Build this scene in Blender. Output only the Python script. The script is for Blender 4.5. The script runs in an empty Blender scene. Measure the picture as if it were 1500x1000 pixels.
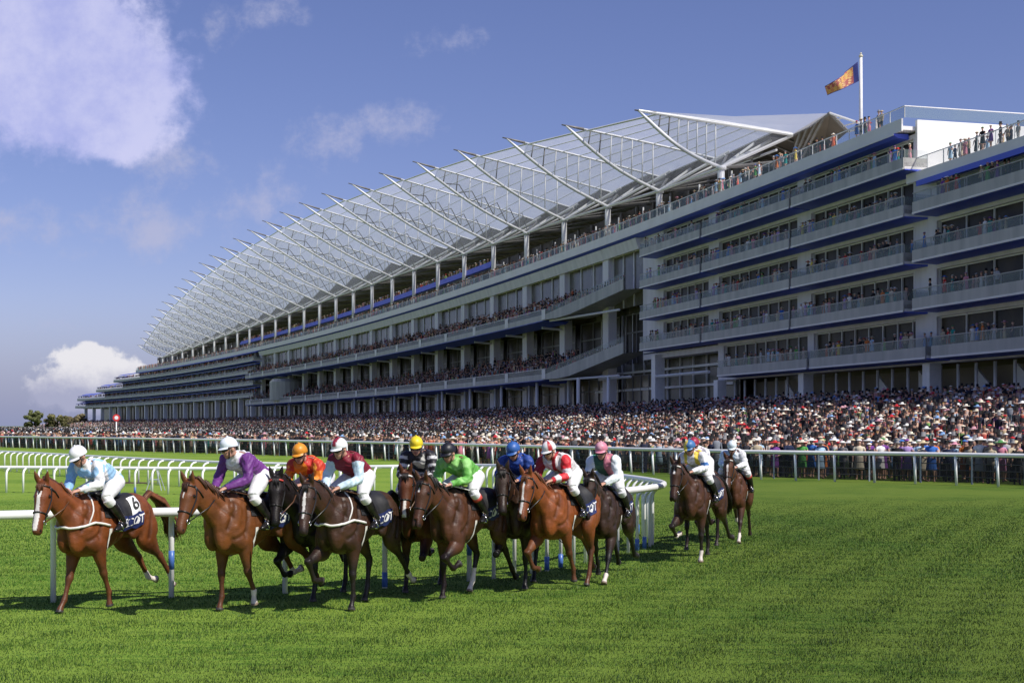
import bpy, bmesh, math, random
import numpy as np
from mathutils import Vector, Matrix
from mathutils.bvhtree import BVHTree
R = random.Random(11)
rng = np.random.default_rng(11)
scene = bpy.context.scene
COL = scene.collection
pi = math.pi
rad = math.radians
FPX, HOR, CAMZ = 2000.0, 623.0, 2.4      # focal length and horizon of the photograph in its own pixels, eye height in m


def lerp(a, b, t): return a + (b - a) * t


class MB:
    """collects geometry for ONE mesh object"""
    def __init__(s): s.v = []; s.f = []; s.m = []
    def add(s, verts, faces, mi=0):
        o = len(s.v)
        s.v.extend([tuple(p) for p in verts])
        s.f.extend([tuple(i + o for i in f) for f in faces])
        s.m.extend([mi] * len(faces))
    def hexa(s, p, mi=0):       # 8 points: bottom ring then top ring
        s.add(p, [(3, 2, 1, 0), (4, 5, 6, 7), (0, 1, 5, 4), (1, 2, 6, 5), (2, 3, 7, 6), (3, 0, 4, 7)], mi)
    def box(s, c, d, mi=0, rz=0.0):
        x, y, z = d[0] / 2, d[1] / 2, d[2] / 2
        ca, sa = math.cos(rz), math.sin(rz)
        P = []
        for dz in (-z, z):
            for dx, dy in ((-x, -y), (x, -y), (x, y), (-x, y)):
                P.append((c[0] + dx * ca - dy * sa, c[1] + dx * sa + dy * ca, c[2] + dz))
        s.hexa(P, mi)
    def tube(s, pts, r, n=6, mi=0, cap=True, flat=1.0):
        pts = [Vector(p) for p in pts]
        if not hasattr(r, '__len__'): r = [r] * len(pts)
        V = []; F = []; up = None
        for i, p in enumerate(pts):
            t = (pts[min(i + 1, len(pts) - 1)] - pts[max(i - 1, 0)])
            t = t.normalized() if t.length > 1e-9 else Vector((0, 0, 1))
            if up is None:
                up = Vector((0, 0, 1)) if abs(t.z) < 0.9 else Vector((1, 0, 0))
            w = t.cross(up)
            if w.length < 1e-6: w = t.cross(Vector((0, 1, 0)))
            w.normalize(); up = w.cross(t).normalized()
            for k in range(n):
                a = 2 * pi * k / n
                V.append(p + (w * math.cos(a) * flat + up * math.sin(a)) * r[i])
        for i in range(len(pts) - 1):
            for k in range(n):
                a = i * n + k; b = i * n + (k + 1) % n
                F.append((a, b, b + n, a + n))
        if cap:
            F.append(tuple(range(n - 1, -1, -1))); o = (len(pts) - 1) * n
            F.append(tuple(range(o, o + n)))
        s.add(V, F, mi)
    def sphere(s, c, r, nu=10, nv=7, mi=0, rot=None):
        if not hasattr(r, '__len__'): r = (r, r, r)
        V = []; F = []
        for j in range(nv + 1):
            th = pi * j / nv
            for k in range(nu):
                a = 2 * pi * k / nu
                p = Vector((r[0] * math.sin(th) * math.cos(a), r[1] * math.sin(th) * math.sin(a), r[2] * math.cos(th)))
                if rot is not None: p = rot @ p
                V.append(Vector(c) + p)
        for j in range(nv):
            for k in range(nu):
                a = j * nu + k; b = j * nu + (k + 1) % nu
                F.append((a, a + nu, b + nu, b))
        s.add(V, F, mi)
    def mesh(s, name, mats, smooth=False):
        me = bpy.data.meshes.new(name)
        me.from_pydata(s.v, [], s.f)
        if mats is not None:
            for m in (mats if isinstance(mats, (list, tuple)) else [mats]): me.materials.append(m)
            me.polygons.foreach_set('material_index', s.m)
        if smooth: me.polygons.foreach_set('use_smooth', [True] * len(me.polygons))
        me.update()
        return me
    def build(s, name, mats, parent=None, smooth=False):
        return link(name, s.mesh(name, mats, smooth), parent)


def link(name, me, parent=None):
    o = bpy.data.objects.new(name, me); COL.objects.link(o)
    if parent is not None: o.parent = parent
    return o


def tag(o, label=None, cat=None, group=None, kind=None):
    if label: o['label'] = label
    if cat: o['category'] = cat
    if group: o['group'] = group
    if kind: o['kind'] = kind
    return o


def thing(name, label, cat, loc=(0, 0, 0), rz=0.0, group=None):
    o = bpy.data.objects.new(name, None); COL.objects.link(o)
    o.empty_display_size = 0.2
    o.location = loc; o.rotation_euler = (0, 0, rz)
    return tag(o, label, cat, group)


def fastmesh(name, V, faces, mats, nper, smooth=False, colors=None):
    """V (N,3) array, faces (M,nper) array"""
    me = bpy.data.meshes.new(name)
    V = np.asarray(V, np.float32); F = np.asarray(faces, np.int32)
    me.vertices.add(len(V)); me.vertices.foreach_set('co', V.ravel())
    me.loops.add(F.size); me.loops.foreach_set('vertex_index', F.ravel())
    me.polygons.add(len(F))
    me.polygons.foreach_set('loop_start', np.arange(0, F.size, nper, dtype=np.int32))
    me.polygons.foreach_set('loop_total', np.full(len(F), nper, np.int32))
    if smooth: me.polygons.foreach_set('use_smooth', np.ones(len(F), bool))
    for m in (mats if isinstance(mats, (list, tuple)) else [mats]): me.materials.append(m)
    if colors is not None: setcol(me, colors)
    me.update(calc_edges=True); me.validate()
    return me


def setcol(me, c):
    c = np.asarray(c, np.float32)
    if c.shape[1] == 3: c = np.hstack([c, np.ones((len(c), 1), np.float32)])
    at = me.color_attributes.new('Col', 'FLOAT_COLOR', 'POINT')
    at.data.foreach_set('color', c.ravel())


# ------------------------------------------------------------------ materials
MATS = {}
class NT:
    def __init__(s, name):
        s.mat = bpy.data.materials.new(name); s.mat.use_nodes = True
        s.t = s.mat.node_tree; s.n = s.t.nodes; s.l = s.t.links
        s.b = s.n['Principled BSDF']; s.out = s.n['Material Output']
    def node(s, ty, **kw):
        n = s.n.new(ty)
        for k, v in kw.items():
            if k in n.inputs: n.inputs[k].default_value = v
            else: setattr(n, k, v)
        return n
    def link(s, a, b): s.l.new(a, b)


def noise_mat(name, c1, c2, scale=3.0, rough=0.6, bump=0.0, bscale=None, detail=4, metallic=0.0, spec=0.5, coords='Object', stretch=None, rough2=None):
    k = NT(name)
    tc = k.node('ShaderNodeTexCoord')
    src = tc.outputs[coords]
    if stretch:
        mp = k.node('ShaderNodeMapping'); mp.inputs['Scale'].default_value = stretch
        k.link(src, mp.inputs[0]); src = mp.outputs[0]
    nz = k.node('ShaderNodeTexNoise', Scale=scale, Detail=detail)
    k.link(src, nz.inputs['Vector'])
    rp = k.node('ShaderNodeValToRGB')
    rp.color_ramp.elements[0].position = 0.3; rp.color_ramp.elements[1].position = 0.7
    rp.color_ramp.elements[0].color = (*c1, 1); rp.color_ramp.elements[1].color = (*c2, 1)
    k.link(nz.outputs['Fac'], rp.inputs[0]); k.link(rp.outputs[0], k.b.inputs['Base Color'])
    k.b.inputs['Roughness'].default_value = rough; k.b.inputs['Metallic'].default_value = metallic
    k.b.inputs['Specular IOR Level'].default_value = spec
    if rough2 is not None:
        mr = k.node('ShaderNodeMapRange'); mr.inputs['To Min'].default_value = rough; mr.inputs['To Max'].default_value = rough2
        k.link(nz.outputs['Fac'], mr.inputs[0]); k.link(mr.outputs[0], k.b.inputs['Roughness'])
    if bump:
        n2 = k.node('ShaderNodeTexNoise', Scale=bscale or scale * 6, Detail=4)
        k.link(src, n2.inputs['Vector'])
        bp = k.node('ShaderNodeBump', Strength=bump, Distance=0.02)
        k.link(n2.outputs['Fac'], bp.inputs['Height']); k.link(bp.outputs[0], k.b.inputs['Normal'])
    return k.mat


def sheet_mat(name, col, clear, rough=0.15, trans=0.0):
    """thin glass or film: part see-through, part tinted surface"""
    k = NT(name)
    k.b.inputs['Base Color'].default_value = (*col, 1); k.b.inputs['Roughness'].default_value = rough
    tr = k.node('ShaderNodeBsdfTransparent'); tr.inputs[0].default_value = (0.95, 0.97, 0.97, 1)
    nz = k.node('ShaderNodeTexNoise', Scale=0.25, Detail=3); tc = k.node('ShaderNodeTexCoord'); k.link(tc.outputs['Object'], nz.inputs['Vector'])
    mr = k.node('ShaderNodeMapRange'); mr.inputs['To Min'].default_value = clear - 0.12; mr.inputs['To Max'].default_value = clear + 0.12
    k.link(nz.outputs['Fac'], mr.inputs[0])
    surf = k.b.outputs[0]
    if trans:       # daylight that comes through a stretched film
        tl = k.node('ShaderNodeBsdfTranslucent'); tl.inputs[0].default_value = (*col, 1); m0 = k.node('ShaderNodeMixShader'); m0.inputs[0].default_value = trans
        k.link(surf, m0.inputs[1]); k.link(tl.outputs[0], m0.inputs[2]); surf = m0.outputs[0]
    mx = k.node('ShaderNodeMixShader')
    k.link(mr.outputs[0], mx.inputs[0]); k.link(surf, mx.inputs[1]); k.link(tr.outputs[0], mx.inputs[2])
    k.link(mx.outputs[0], k.out.inputs[0])
    return k.mat


def vcol_mat(name, rough=0.6, noise=0.25, nscale=6.0, bump=0.0, bscale=40.0, sheen=0.0, spec=0.5, objcol=False, stretch=None):
    k = NT(name)
    if objcol:
        oi = k.node('ShaderNodeObjectInfo'); base = oi.outputs['Color']
    else:
        at = k.node('ShaderNodeVertexColor'); at.layer_name = 'Col'; base = at.outputs['Color']
    tc = k.node('ShaderNodeTexCoord'); nz = k.node('ShaderNodeTexNoise', Scale=nscale, Detail=5)
    src = tc.outputs['Object']
    if stretch:
        mp = k.node('ShaderNodeMapping'); mp.inputs['Scale'].default_value = stretch; k.link(src, mp.inputs[0]); src = mp.outputs[0]
    k.link(src, nz.inputs['Vector'])
    mr = k.node('ShaderNodeMapRange'); mr.inputs['From Min'].default_value = 0.25; mr.inputs['From Max'].default_value = 0.75
    mr.inputs['To Min'].default_value = 1 - noise; mr.inputs['To Max'].default_value = 1 + noise
    k.link(nz.outputs['Fac'], mr.inputs[0])
    ml = k.node('ShaderNodeMix', data_type='RGBA', blend_type='MULTIPLY'); ml.inputs[0].default_value = 1
    k.link(base, ml.inputs[6]); k.link(mr.outputs[0], ml.inputs[7])
    k.link(ml.outputs[2], k.b.inputs['Base Color'])
    k.b.inputs['Roughness'].default_value = rough; k.b.inputs['Specular IOR Level'].default_value = spec
    if sheen: k.b.inputs['Sheen Weight'].default_value = sheen
    if bump:
        n2 = k.node('ShaderNodeTexNoise', Scale=bscale, Detail=3); k.link(src, n2.inputs['Vector'])
        bp = k.node('ShaderNodeBump', Strength=bump, Distance=0.01)
        k.link(n2.outputs['Fac'], bp.inputs['Height']); k.link(bp.outputs[0], k.b.inputs['Normal'])
    return k.mat


def at_px(x, y, z=0.0):
    """point of the horizontal plane z seen at photograph pixel (x, y); only used to lay out measurements taken from the photograph"""
    d = FPX * (CAMZ - z) / (y - HOR)
    return Vector(((x - 750) / FPX * d, d, z))


M = {}
M['white_paint'] = noise_mat('white_paint', (0.72, 0.73, 0.74), (0.82, 0.82, 0.82), 2.5, 0.35)
M['rail_white'] = noise_mat('rail_white', (0.80, 0.81, 0.82), (0.88, 0.88, 0.87), 3.0, 0.3)
M['rail_blue'] = noise_mat('rail_blue', (0.06, 0.14, 0.42), (0.08, 0.18, 0.5), 3.0, 0.35)
M['grey_metal'] = noise_mat('grey_metal', (0.30, 0.34, 0.38), (0.40, 0.44, 0.48), 3.0, 0.45)
M['dark_metal'] = noise_mat('dark_metal', (0.03, 0.03, 0.035), (0.06, 0.06, 0.065), 3.0, 0.5)
M['facade_white'] = noise_mat('facade_white', (0.64, 0.62, 0.655), (0.78, 0.755, 0.785), 0.9, 0.6, 0.05, 4, stretch=(1.0, 1.0, 0.12))
M['end_wall'] = noise_mat('end_wall_render', (0.80, 0.79, 0.76), (0.86, 0.85, 0.82), 0.3, 0.6)
M['panel_grey'] = noise_mat('panel_grey', (0.34, 0.34, 0.315), (0.48, 0.475, 0.44), 1.1, 0.5, stretch=(1.0, 1.0, 0.12))
M['slab_white'] = noise_mat('slab_white', (0.72, 0.70, 0.68), (0.80, 0.78, 0.76), 0.5, 0.5)
M['soffit_blue'] = noise_mat('soffit_blue', (0.062, 0.105, 0.62), (0.075, 0.125, 0.68), 0.4, 0.5)
M['window_dark'] = noise_mat('window_dark', (0.008, 0.007, 0.006), (0.075, 0.062, 0.045), 0.45, 0.25, spec=0.12, rough2=0.4)
M['window_tall'] = noise_mat('window_tall', (0.04, 0.04, 0.034), (0.18, 0.17, 0.14), 0.3, 0.15, spec=0.25, rough2=0.35)
M['lobby'] = noise_mat('lobby_glass', (0.12, 0.105, 0.075), (0.34, 0.29, 0.20), 0.10, 0.12, rough2=0.3)
M['steel_white'] = noise_mat('steel_white', (0.66, 0.66, 0.67), (0.78, 0.78, 0.78), 0.5, 0.4)
M['steel_grey'] = noise_mat('steel_grey', (0.13, 0.125, 0.12), (0.22, 0.21, 0.20), 0.5, 0.45)
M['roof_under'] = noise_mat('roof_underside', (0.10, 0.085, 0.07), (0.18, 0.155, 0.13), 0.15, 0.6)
M['glass_rail'] = sheet_mat('balustrade_glass', (0.24, 0.31, 0.28), 0.66)
M['roof_sheet'] = sheet_mat('roof_film', (0.72, 0.73, 0.76), 0.48, 0.3, trans=0.5)
M['fin_glass'] = sheet_mat('fin_glass', (0.40, 0.42, 0.47), 0.70, 0.2, trans=0.3)
M['concrete'] = noise_mat('terrace_concrete', (0.06, 0.06, 0.06), (0.12, 0.115, 0.11), 0.6, 0.85, 0.2, 6)
# ------------------------------------------------------------------ camera, sun, sky
cam_d = bpy.data.cameras.new('camera'); cam = bpy.data.objects.new('camera', cam_d); COL.objects.link(cam)
cam.location = (0, 0, CAMZ); cam.rotation_euler = (rad(90), 0, 0)
cam_d.sensor_width = 36; cam_d.lens = FPX / 1500 * 36; cam_d.shift_y = (HOR - 500) / 1500
cam_d.clip_start = 0.1; cam_d.clip_end = 6000
scene.camera = cam
scene.view_settings.view_transform = 'Standard'; scene.view_settings.look = 'None'; scene.view_settings.exposure = 0
scene.cycles.use_denoising = True
scene.cycles.max_bounces = 6; scene.cycles.transparent_max_bounces = 14; scene.cycles.diffuse_bounces = 3; scene.cycles.glossy_bounces = 3

TOSUN = Vector((0.62, -0.50, 0)).normalized(); EL = rad(48)
TOSUN = Vector((TOSUN.x * math.cos(EL), TOSUN.y * math.cos(EL), math.sin(EL)))
sd = bpy.data.lights.new('sun', 'SUN'); sd.energy = 5.2; sd.angle = rad(0.5); sd.color = (1.0, 0.95, 0.86)
so = bpy.data.objects.new('sun', sd); COL.objects.link(so)
so.rotation_euler = TOSUN.to_track_quat('Z', 'Y').to_euler(); so.location = (30, -20, 60)

world = bpy.data.worlds.new('World'); scene.world = world; world.use_nodes = True
wt = world.node_tree; wn = wt.nodes; wl = wt.links
bg = wn['Background']; bg.inputs['Strength'].default_value = 0.080
sky = wn.new('ShaderNodeTexSky'); sky.sky_type = 'NISHITA'; sky.sun_disc = False
sky.sun_elevation = EL; sky.sun_rotation = math.atan2(TOSUN.x, TOSUN.y)
sky.air_density = 1.0; sky.dust_density = 0.6; sky.ozone_density = 2.5
def wmath(op, a, b=None, c=None):
    n = wn.new('ShaderNodeMath'); n.operation = op
    for i, q in enumerate((a, b, c)):
        if q is None: continue
        if isinstance(q, (int, float)): n.inputs[i].default_value = q
        else: wl.new(q, n.inputs[i])
    return n.outputs[0]
def wmaprange(v, a, b, c, d, smooth=True):
    n = wn.new('ShaderNodeMapRange'); n.clamp = True
    if smooth: n.interpolation_type = 'SMOOTHSTEP'
    wl.new(v, n.inputs[0])
    for i, q in enumerate((a, b, c, d)): n.inputs[1 + i].default_value = q
    return n.outputs[0]
tcw = wn.new('ShaderNodeTexCoord'); sx = wn.new('ShaderNodeSeparateXYZ'); wl.new(tcw.outputs['Generated'], sx.inputs[0])
yy = wmath('MAXIMUM', sx.outputs[1], 0.05)
gu = wmath('DIVIDE', sx.outputs[0], yy); gv = wmath('DIVIDE', sx.outputs[2], yy)
cb = wn.new('ShaderNodeCombineXYZ'); wl.new(gu, cb.inputs[0]); wl.new(gv, cb.inputs[1])
def wnoise(scale, detail, rough=0.55, off=0.0, vec=None):
    n = wn.new('ShaderNodeTexNoise'); n.inputs['Scale'].default_value = scale; n.inputs['Detail'].default_value = detail; n.inputs['Roughness'].default_value = rough
    if off:
        mp = wn.new('ShaderNodeMapping'); mp.inputs['Location'].default_value = (off, off * 0.7, 0); wl.new(vec or cb.outputs[0], mp.inputs[0]); wl.new(mp.outputs[0], n.inputs['Vector'])
    else: wl.new(vec or cb.outputs[0], n.inputs['Vector'])
    return n.outputs['Fac']
n_big = wnoise(16, 9, 0.62); n_fine = wnoise(52, 9, 0.66, 3.1); n_wide = wnoise(3.2, 6, 0.55, 7.7)
def cloud(blobs, amp, nz, lo, hi):
    """a cloud in the sky's tangent plane: soft lobes added up, the sum broken by noise"""
    f = None
    for px, py, rx, ry in blobs:
        a = wmath('DIVIDE', wmath('SUBTRACT', gu, (px - 750) / FPX), rx / FPX)
        b = wmath('DIVIDE', wmath('SUBTRACT', gv, (HOR - py) / FPX), ry / FPX)
        d2 = wmath('ADD', wmath('MULTIPLY', a, a), wmath('MULTIPLY', b, b))
        e = wmath('POWER', 2.718, wmath('MULTIPLY', d2, -0.7))
        f = e if f is None else wmath('ADD', f, e)
    f = wmath('ADD', f, wmath('MULTIPLY', wmath('MULTIPLY', wmath('SUBTRACT', nz, 0.5), amp), wmaprange(f, 0.04, 0.5, 0.0, 1.0)))
    return wmaprange(f, lo, hi, 0.0, 1.0)
n_cum = wnoise(34, 9, 0.6, 5.3)
n_mix = wmath('ADD', wmath('MULTIPLY', n_big, 0.6), wmath('MULTIPLY', n_fine, 0.4))
big = cloud([(40, 30, 130, 100), (120, 60, 90, 80), (215, 120, 75, 50), (60, 130, 130, 60), (140, 195, 90, 30), (-80, 60, 160, 160), (175, 215, 40, 18)], 5.0, n_mix, 0.25, 1.55)
cum = cloud([(130, 545, 50, 26), (95, 562, 44, 26), (185, 556, 44, 22), (112, 522, 26, 14), (150, 522, 24, 12), (135, 580, 70, 20)], 4.2, n_cum, 0.40, 1.0)
wis = cloud([(410, 15, 44, 34), (470, 205, 52, 46), (235, 335, 80, 48), (600, 180, 60, 28), (80, 475, 44, 16), (320, 50, 30, 40), (640, 60, 70, 24), (250, 230, 70, 30), (390, 300, 60, 40), (30, 330, 120, 40)], 5.0, n_mix, 0.40, 1.7)
haze_lo = wmaprange(gv, 0.10, 0.0, 0.0, 1.0)
tint = wn.new('ShaderNodeMix'); tint.data_type = 'RGBA'; tint.blend_type = 'MULTIPLY'; tint.inputs[0].default_value = 1
wl.new(sky.outputs[0], tint.inputs[6]); tint.inputs[7].default_value = (1.12, 1.00, 1.36, 1)
cur = tint.outputs[2]
def mixin(cur, fac, col):
    n = wn.new('ShaderNodeMix'); n.data_type = 'RGBA'; wl.new(fac, n.inputs[0]); wl.new(cur, n.inputs[6])
    if isinstance(col, tuple): n.inputs[7].default_value = (*col, 1)
    else: wl.new(col, n.inputs[7])
    return n.outputs[2]
def ccol(a, b, f):
    n = wn.new('ShaderNodeMix'); n.data_type = 'RGBA'; wl.new(f, n.inputs[0]); n.inputs[6].default_value = (*a, 1); n.inputs[7].default_value = (*b, 1); return n.outputs[2]
cur = mixin(cur, wmath('MULTIPLY', haze_lo, 0.72), (2.9, 3.6, 6.3))
cur = mixin(cur, wmath('MULTIPLY', wis, 0.75), (6.0, 6.2, 8.6))
cur = mixin(cur, wmath('MULTIPLY', big, 0.86), ccol((5.6, 6.0, 10.6), (8.0, 8.1, 11.6), wmaprange(n_big, 0.35, 0.65, 0, 1)))
cumshade = wmaprange(wmath('ADD', gv, wmath('MULTIPLY', n_fine, 0.03)), 0.036, 0.062, 0.0, 1.0)
cur = mixin(cur, wmath('MULTIPLY', cum, 0.92), ccol((5.0, 5.2, 7.2), (10.6, 10.4, 10.8), cumshade))
wl.new(cur, bg.inputs[0])
# ------------------------------------------------------------------ ground, rails, trees, sign
def grass_material():
    k = NT('turf')
    tc = k.node('ShaderNodeTexCoord'); g = tc.outputs['Object']
    n1 = k.node('ShaderNodeTexNoise', Scale=0.22, Detail=5); k.link(g, n1.inputs['Vector'])
    mp = k.node('ShaderNodeMapping'); mp.inputs['Scale'].default_value = (0.6, 3.0, 1); mp.inputs['Rotation'].default_value = (0, 0, 0.12); k.link(g, mp.inputs[0])
    n2 = k.node('ShaderNodeTexNoise', Scale=2.2, Detail=6, Roughness=0.7); k.link(mp.outputs[0], n2.inputs['Vector'])
    n3 = k.node('ShaderNodeTexNoise', Scale=26.0, Detail=4, Roughness=0.7); k.link(g, n3.inputs['Vector'])
    ad = k.node('ShaderNodeMath', operation='MULTIPLY_ADD'); k.link(n2.outputs['Fac'], ad.inputs[0]); ad.inputs[1].default_value = 0.7
    a2 = k.node('ShaderNodeMath', operation='MULTIPLY'); k.link(n1.outputs['Fac'], a2.inputs[0]); a2.inputs[1].default_value = 0.6; k.link(a2.outputs[0], ad.inputs[2])
    a3 = k.node('ShaderNodeMath', operation='MULTIPLY_ADD'); k.link(n3.outputs['Fac'], a3.inputs[0]); a3.inputs[1].default_value = 0.55; k.link(ad.outputs[0], a3.inputs[2])
    rp = k.node('ShaderNodeValToRGB'); e = rp.color_ramp.elements
    e[0].position = 0.62; e[0].color = (0.032, 0.078, 0.007, 1); e[1].position = 1.22 / 1.3; e[1].color = (0.140, 0.210, 0.028, 1)
    m = e.new(0.78); m.color = (0.062, 0.132, 0.013, 1)
    k.link(a3.outputs[0], rp.inputs[0])
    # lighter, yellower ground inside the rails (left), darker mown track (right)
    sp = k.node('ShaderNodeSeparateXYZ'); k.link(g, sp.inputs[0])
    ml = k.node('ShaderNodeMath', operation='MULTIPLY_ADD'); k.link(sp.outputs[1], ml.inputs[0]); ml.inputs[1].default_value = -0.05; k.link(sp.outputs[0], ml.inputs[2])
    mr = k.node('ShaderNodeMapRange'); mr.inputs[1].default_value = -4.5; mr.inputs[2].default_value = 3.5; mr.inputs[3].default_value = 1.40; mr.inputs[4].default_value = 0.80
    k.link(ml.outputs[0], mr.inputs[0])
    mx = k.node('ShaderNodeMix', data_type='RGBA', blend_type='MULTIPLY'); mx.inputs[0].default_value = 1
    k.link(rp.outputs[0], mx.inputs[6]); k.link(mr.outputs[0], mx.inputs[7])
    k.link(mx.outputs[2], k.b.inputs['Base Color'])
    k.b.inputs['Roughness'].default_value = 0.9; k.b.inputs['Specular IOR Level'].default_value = 0.15
    bp = k.node('ShaderNodeBump', Strength=0.55, Distance=0.05); k.link(a3.outputs[0], bp.inputs['Height']); k.link(bp.outputs[0], k.b.inputs['Normal'])
    return k.mat
M['turf'] = grass_material()
g = MB()
g.add([(-2500, -60, 0), (2500, -60, 0), (2500, 4500, 0), (-2500, 4500, 0)], [(0, 1, 2, 3)])
tag(g.build('ground', M['turf']), kind='structure')

def blade_material():
    k = NT('grass_blades')
    at = k.node('ShaderNodeVertexColor'); at.layer_name = 'Col'
    k.link(at.outputs['Color'], k.b.inputs['Base Color'])
    k.b.inputs['Roughness'].default_value = 0.6; k.b.inputs['Specular IOR Level'].default_value = 0.25
    return k.mat
M['blade'] = blade_material()
def grass_patch():
    N = 540000
    d = 11.6 * (46 / 11.6) ** rng.random(N) ** 1.0
    x = (rng.random(N) - 0.5) * 2 * (d * 0.44 + 1.5)
    # tufts: pull a share of the blades towards clump centres
    h = rng.uniform(0.014, 0.038, N) * (1 + 0.5 * np.sin(x * 3.1 + d * 2.3) * np.sin(d * 4.7 - x * 1.9))
    h *= np.clip(d / 20, 0.95, 1.2) * np.clip((47 - d) / 16, 0.12, 1)
    w = 0.0030 * np.clip(d / 13, 1, 3.2)
    a = rng.uniform(0, 2 * pi, N); lean = rng.uniform(0.0, 0.8, N); b = rng.uniform(0, 2 * pi, N)
    P = np.stack([x, d, np.zeros(N)], 1)
    off = np.stack([np.cos(a) * w, np.sin(a) * w, np.zeros(N)], 1)
    tip = P + np.stack([np.cos(b) * lean * h, np.sin(b) * lean * h, h], 1)
    V = np.stack([P - off, P + off, tip], 1).reshape(-1, 3)
    base = np.array([0.042, 0.112, 0.012]); yel = np.array([0.150, 0.205, 0.042]); dk = np.array([0.016, 0.050, 0.005])
    t = rng.random(N)[:, None]
    band = np.clip(0.5 + 1.5 * np.sin(d * 1.9 + x * 0.12 + 0.6 * np.sin(x * 0.5)), 0, 1)[:, None]
    patch = (0.35 * band + 0.65 * (0.5 + 0.5 * np.sin(x * 0.9 + np.sin(d * 0.7) * 2) * np.sin(d * 1.1 + x * 0.35))[:, None])
    c = base * (0.7 + 0.6 * patch)
    c = np.where(t > 0.84, yel, c); c = np.where(t < 0.25, dk, c)
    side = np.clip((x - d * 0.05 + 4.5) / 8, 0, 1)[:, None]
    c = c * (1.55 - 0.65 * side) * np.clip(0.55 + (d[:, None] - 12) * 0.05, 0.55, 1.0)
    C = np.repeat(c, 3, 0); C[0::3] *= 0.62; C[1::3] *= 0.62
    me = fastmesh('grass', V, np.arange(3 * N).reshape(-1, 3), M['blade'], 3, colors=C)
    tag(link('grass', me), 'short green racecourse turf blades in the foreground', 'grass', kind='stuff')
grass_patch()


def catmull(P, per=8):
    P = [Vector(p) for p in P]; Q = [P[0] * 2 - P[1]] + P + [P[-1] * 2 - P[-2]]; out = []
    for i in range(1, len(Q) - 2):
        a, b, c, d = Q[i - 1:i + 3]
        for k in range(per):
            t = k / per
            out.append(0.5 * ((2 * b) + (c - a) * t + (2 * a - 5 * b + 4 * c - d) * t * t + (3 * b - a - 3 * c + d) * t ** 3))
    out.append(P[-1]); return out
def walk(path, step, start=0.0):
    """(point, tangent, arc length) every `step` metres"""
    acc = 0.0; nxt = start; res = []
    for a, b in zip(path[:-1], path[1:]):
        L = (b - a).length
        while nxt <= acc + L and L > 0:
            res.append((a.lerp(b, (nxt - acc) / L), (b - a).normalized(), nxt)); nxt += step
        acc += L
    return res

M['joint_grey'] = noise_mat('joint_grey', (0.16, 0.17, 0.18), (0.34, 0.35, 0.36), 6, 0.5)
def arch_rail(label, pts, step_of, hgt, rr, arm, side, group, band=True, arch=True, start=0.3, joints=()):
    root = thing('running_rail', label, 'rail', tuple(pts[0][:2]) + (0,), 0, group)
    path = catmull([(p[0], p[1], 0) for p in pts], 10)
    o0 = Vector((pts[0][0], pts[0][1], 0)); ptot = sum((b - a).length for a, b in zip(path[:-1], path[1:]))
    S = 0; arcs = [0]
    for a, b in zip(path[:-1], path[1:]): S += (b - a).length; arcs.append(S)
    b_ = MB()
    P = [p - o0 + Vector((0, 0, hgt(s))) for p, s in zip(path, arcs)]
    b_.tube(P, rr, 10)
    b_.build('rail', M['rail_white'], root, True)
    if band:
        bm = MB()
        for s0 in band:
            seg = [q[0] - o0 + Vector((0, 0, hgt(q[2]))) for q in walk(path, 0.12, s0)][:5]
            bm.tube(seg, rr + 0.004, 10)
            j = MB(); bm.tube([seg[0] - (seg[1] - seg[0]) * 0.1, seg[0]], rr + 0.008, 10, 1); bm.tube([seg[-1], seg[-1] + (seg[1] - seg[0]) * 0.1], rr + 0.008, 10, 1)
        bm.build('rail_sleeve', [M['rail_blue'], M['dark_metal']], root, True)
    s = start; pr_ = lambda q: 0.032 if (band and 12 < q < 30) else 0.04
    W = walk(path, 0.05)
    while s < ptot:
        p, t, _ = W[min(int(s / 0.05), len(W) - 1)]
        nrm = Vector((-t.y, t.x, 0)).normalized() * side
        h = hgt(s) - rr * 0.6; q = p - o0 + nrm * arm
        m = MB()
        if arch:
            r_ = min(0.22, arm)
            pl = [q, q + Vector((0, 0, h - r_))]
            for k in range(1, 6):
                aa = k / 5 * pi / 2
                pl.append(q + Vector((0, 0, h - r_ + r_ * math.sin(aa))) - nrm * (r_ - r_ * math.cos(aa)))
            pl.append(p - o0 + Vector((0, 0, h)))
        else:
            pl = [q, p - o0 + Vector((0, 0, h))]
        m.tube(pl, 0.055 if rr > 0.08 else pr_(s), 7)
        if band is not False and arch is False or (band and s < 60):
            for z0, z1 in (((0.02, 0.24),) if int(s * 7) % 4 == 0 else (((0.40, 0.66),) if int(s * 7) % 4 == 2 and s < 12 else ())):
                m.tube([q + (pl[1] - pl[0]) * (z0 / h if not arch else z0 / (h - 0.22) * 1.0), q + (pl[1] - pl[0]) * (z1 / h if not arch else min(1, z1 / (h - 0.22)))], 0.0425, 7, 1)
        m.build('post', [M['rail_white'], M['rail_blue']], root, True)
        s += step_of(s)
    for s0 in joints:
        seg = [q[0] - o0 + Vector((0, 0, hgt(q[2]))) for q in walk(path, 0.10, s0)][:2]; m = MB(); m.tube(seg, rr + 0.006, 10); m.build('rail_joint', M['joint_grey'], root, True)
    return root

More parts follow.
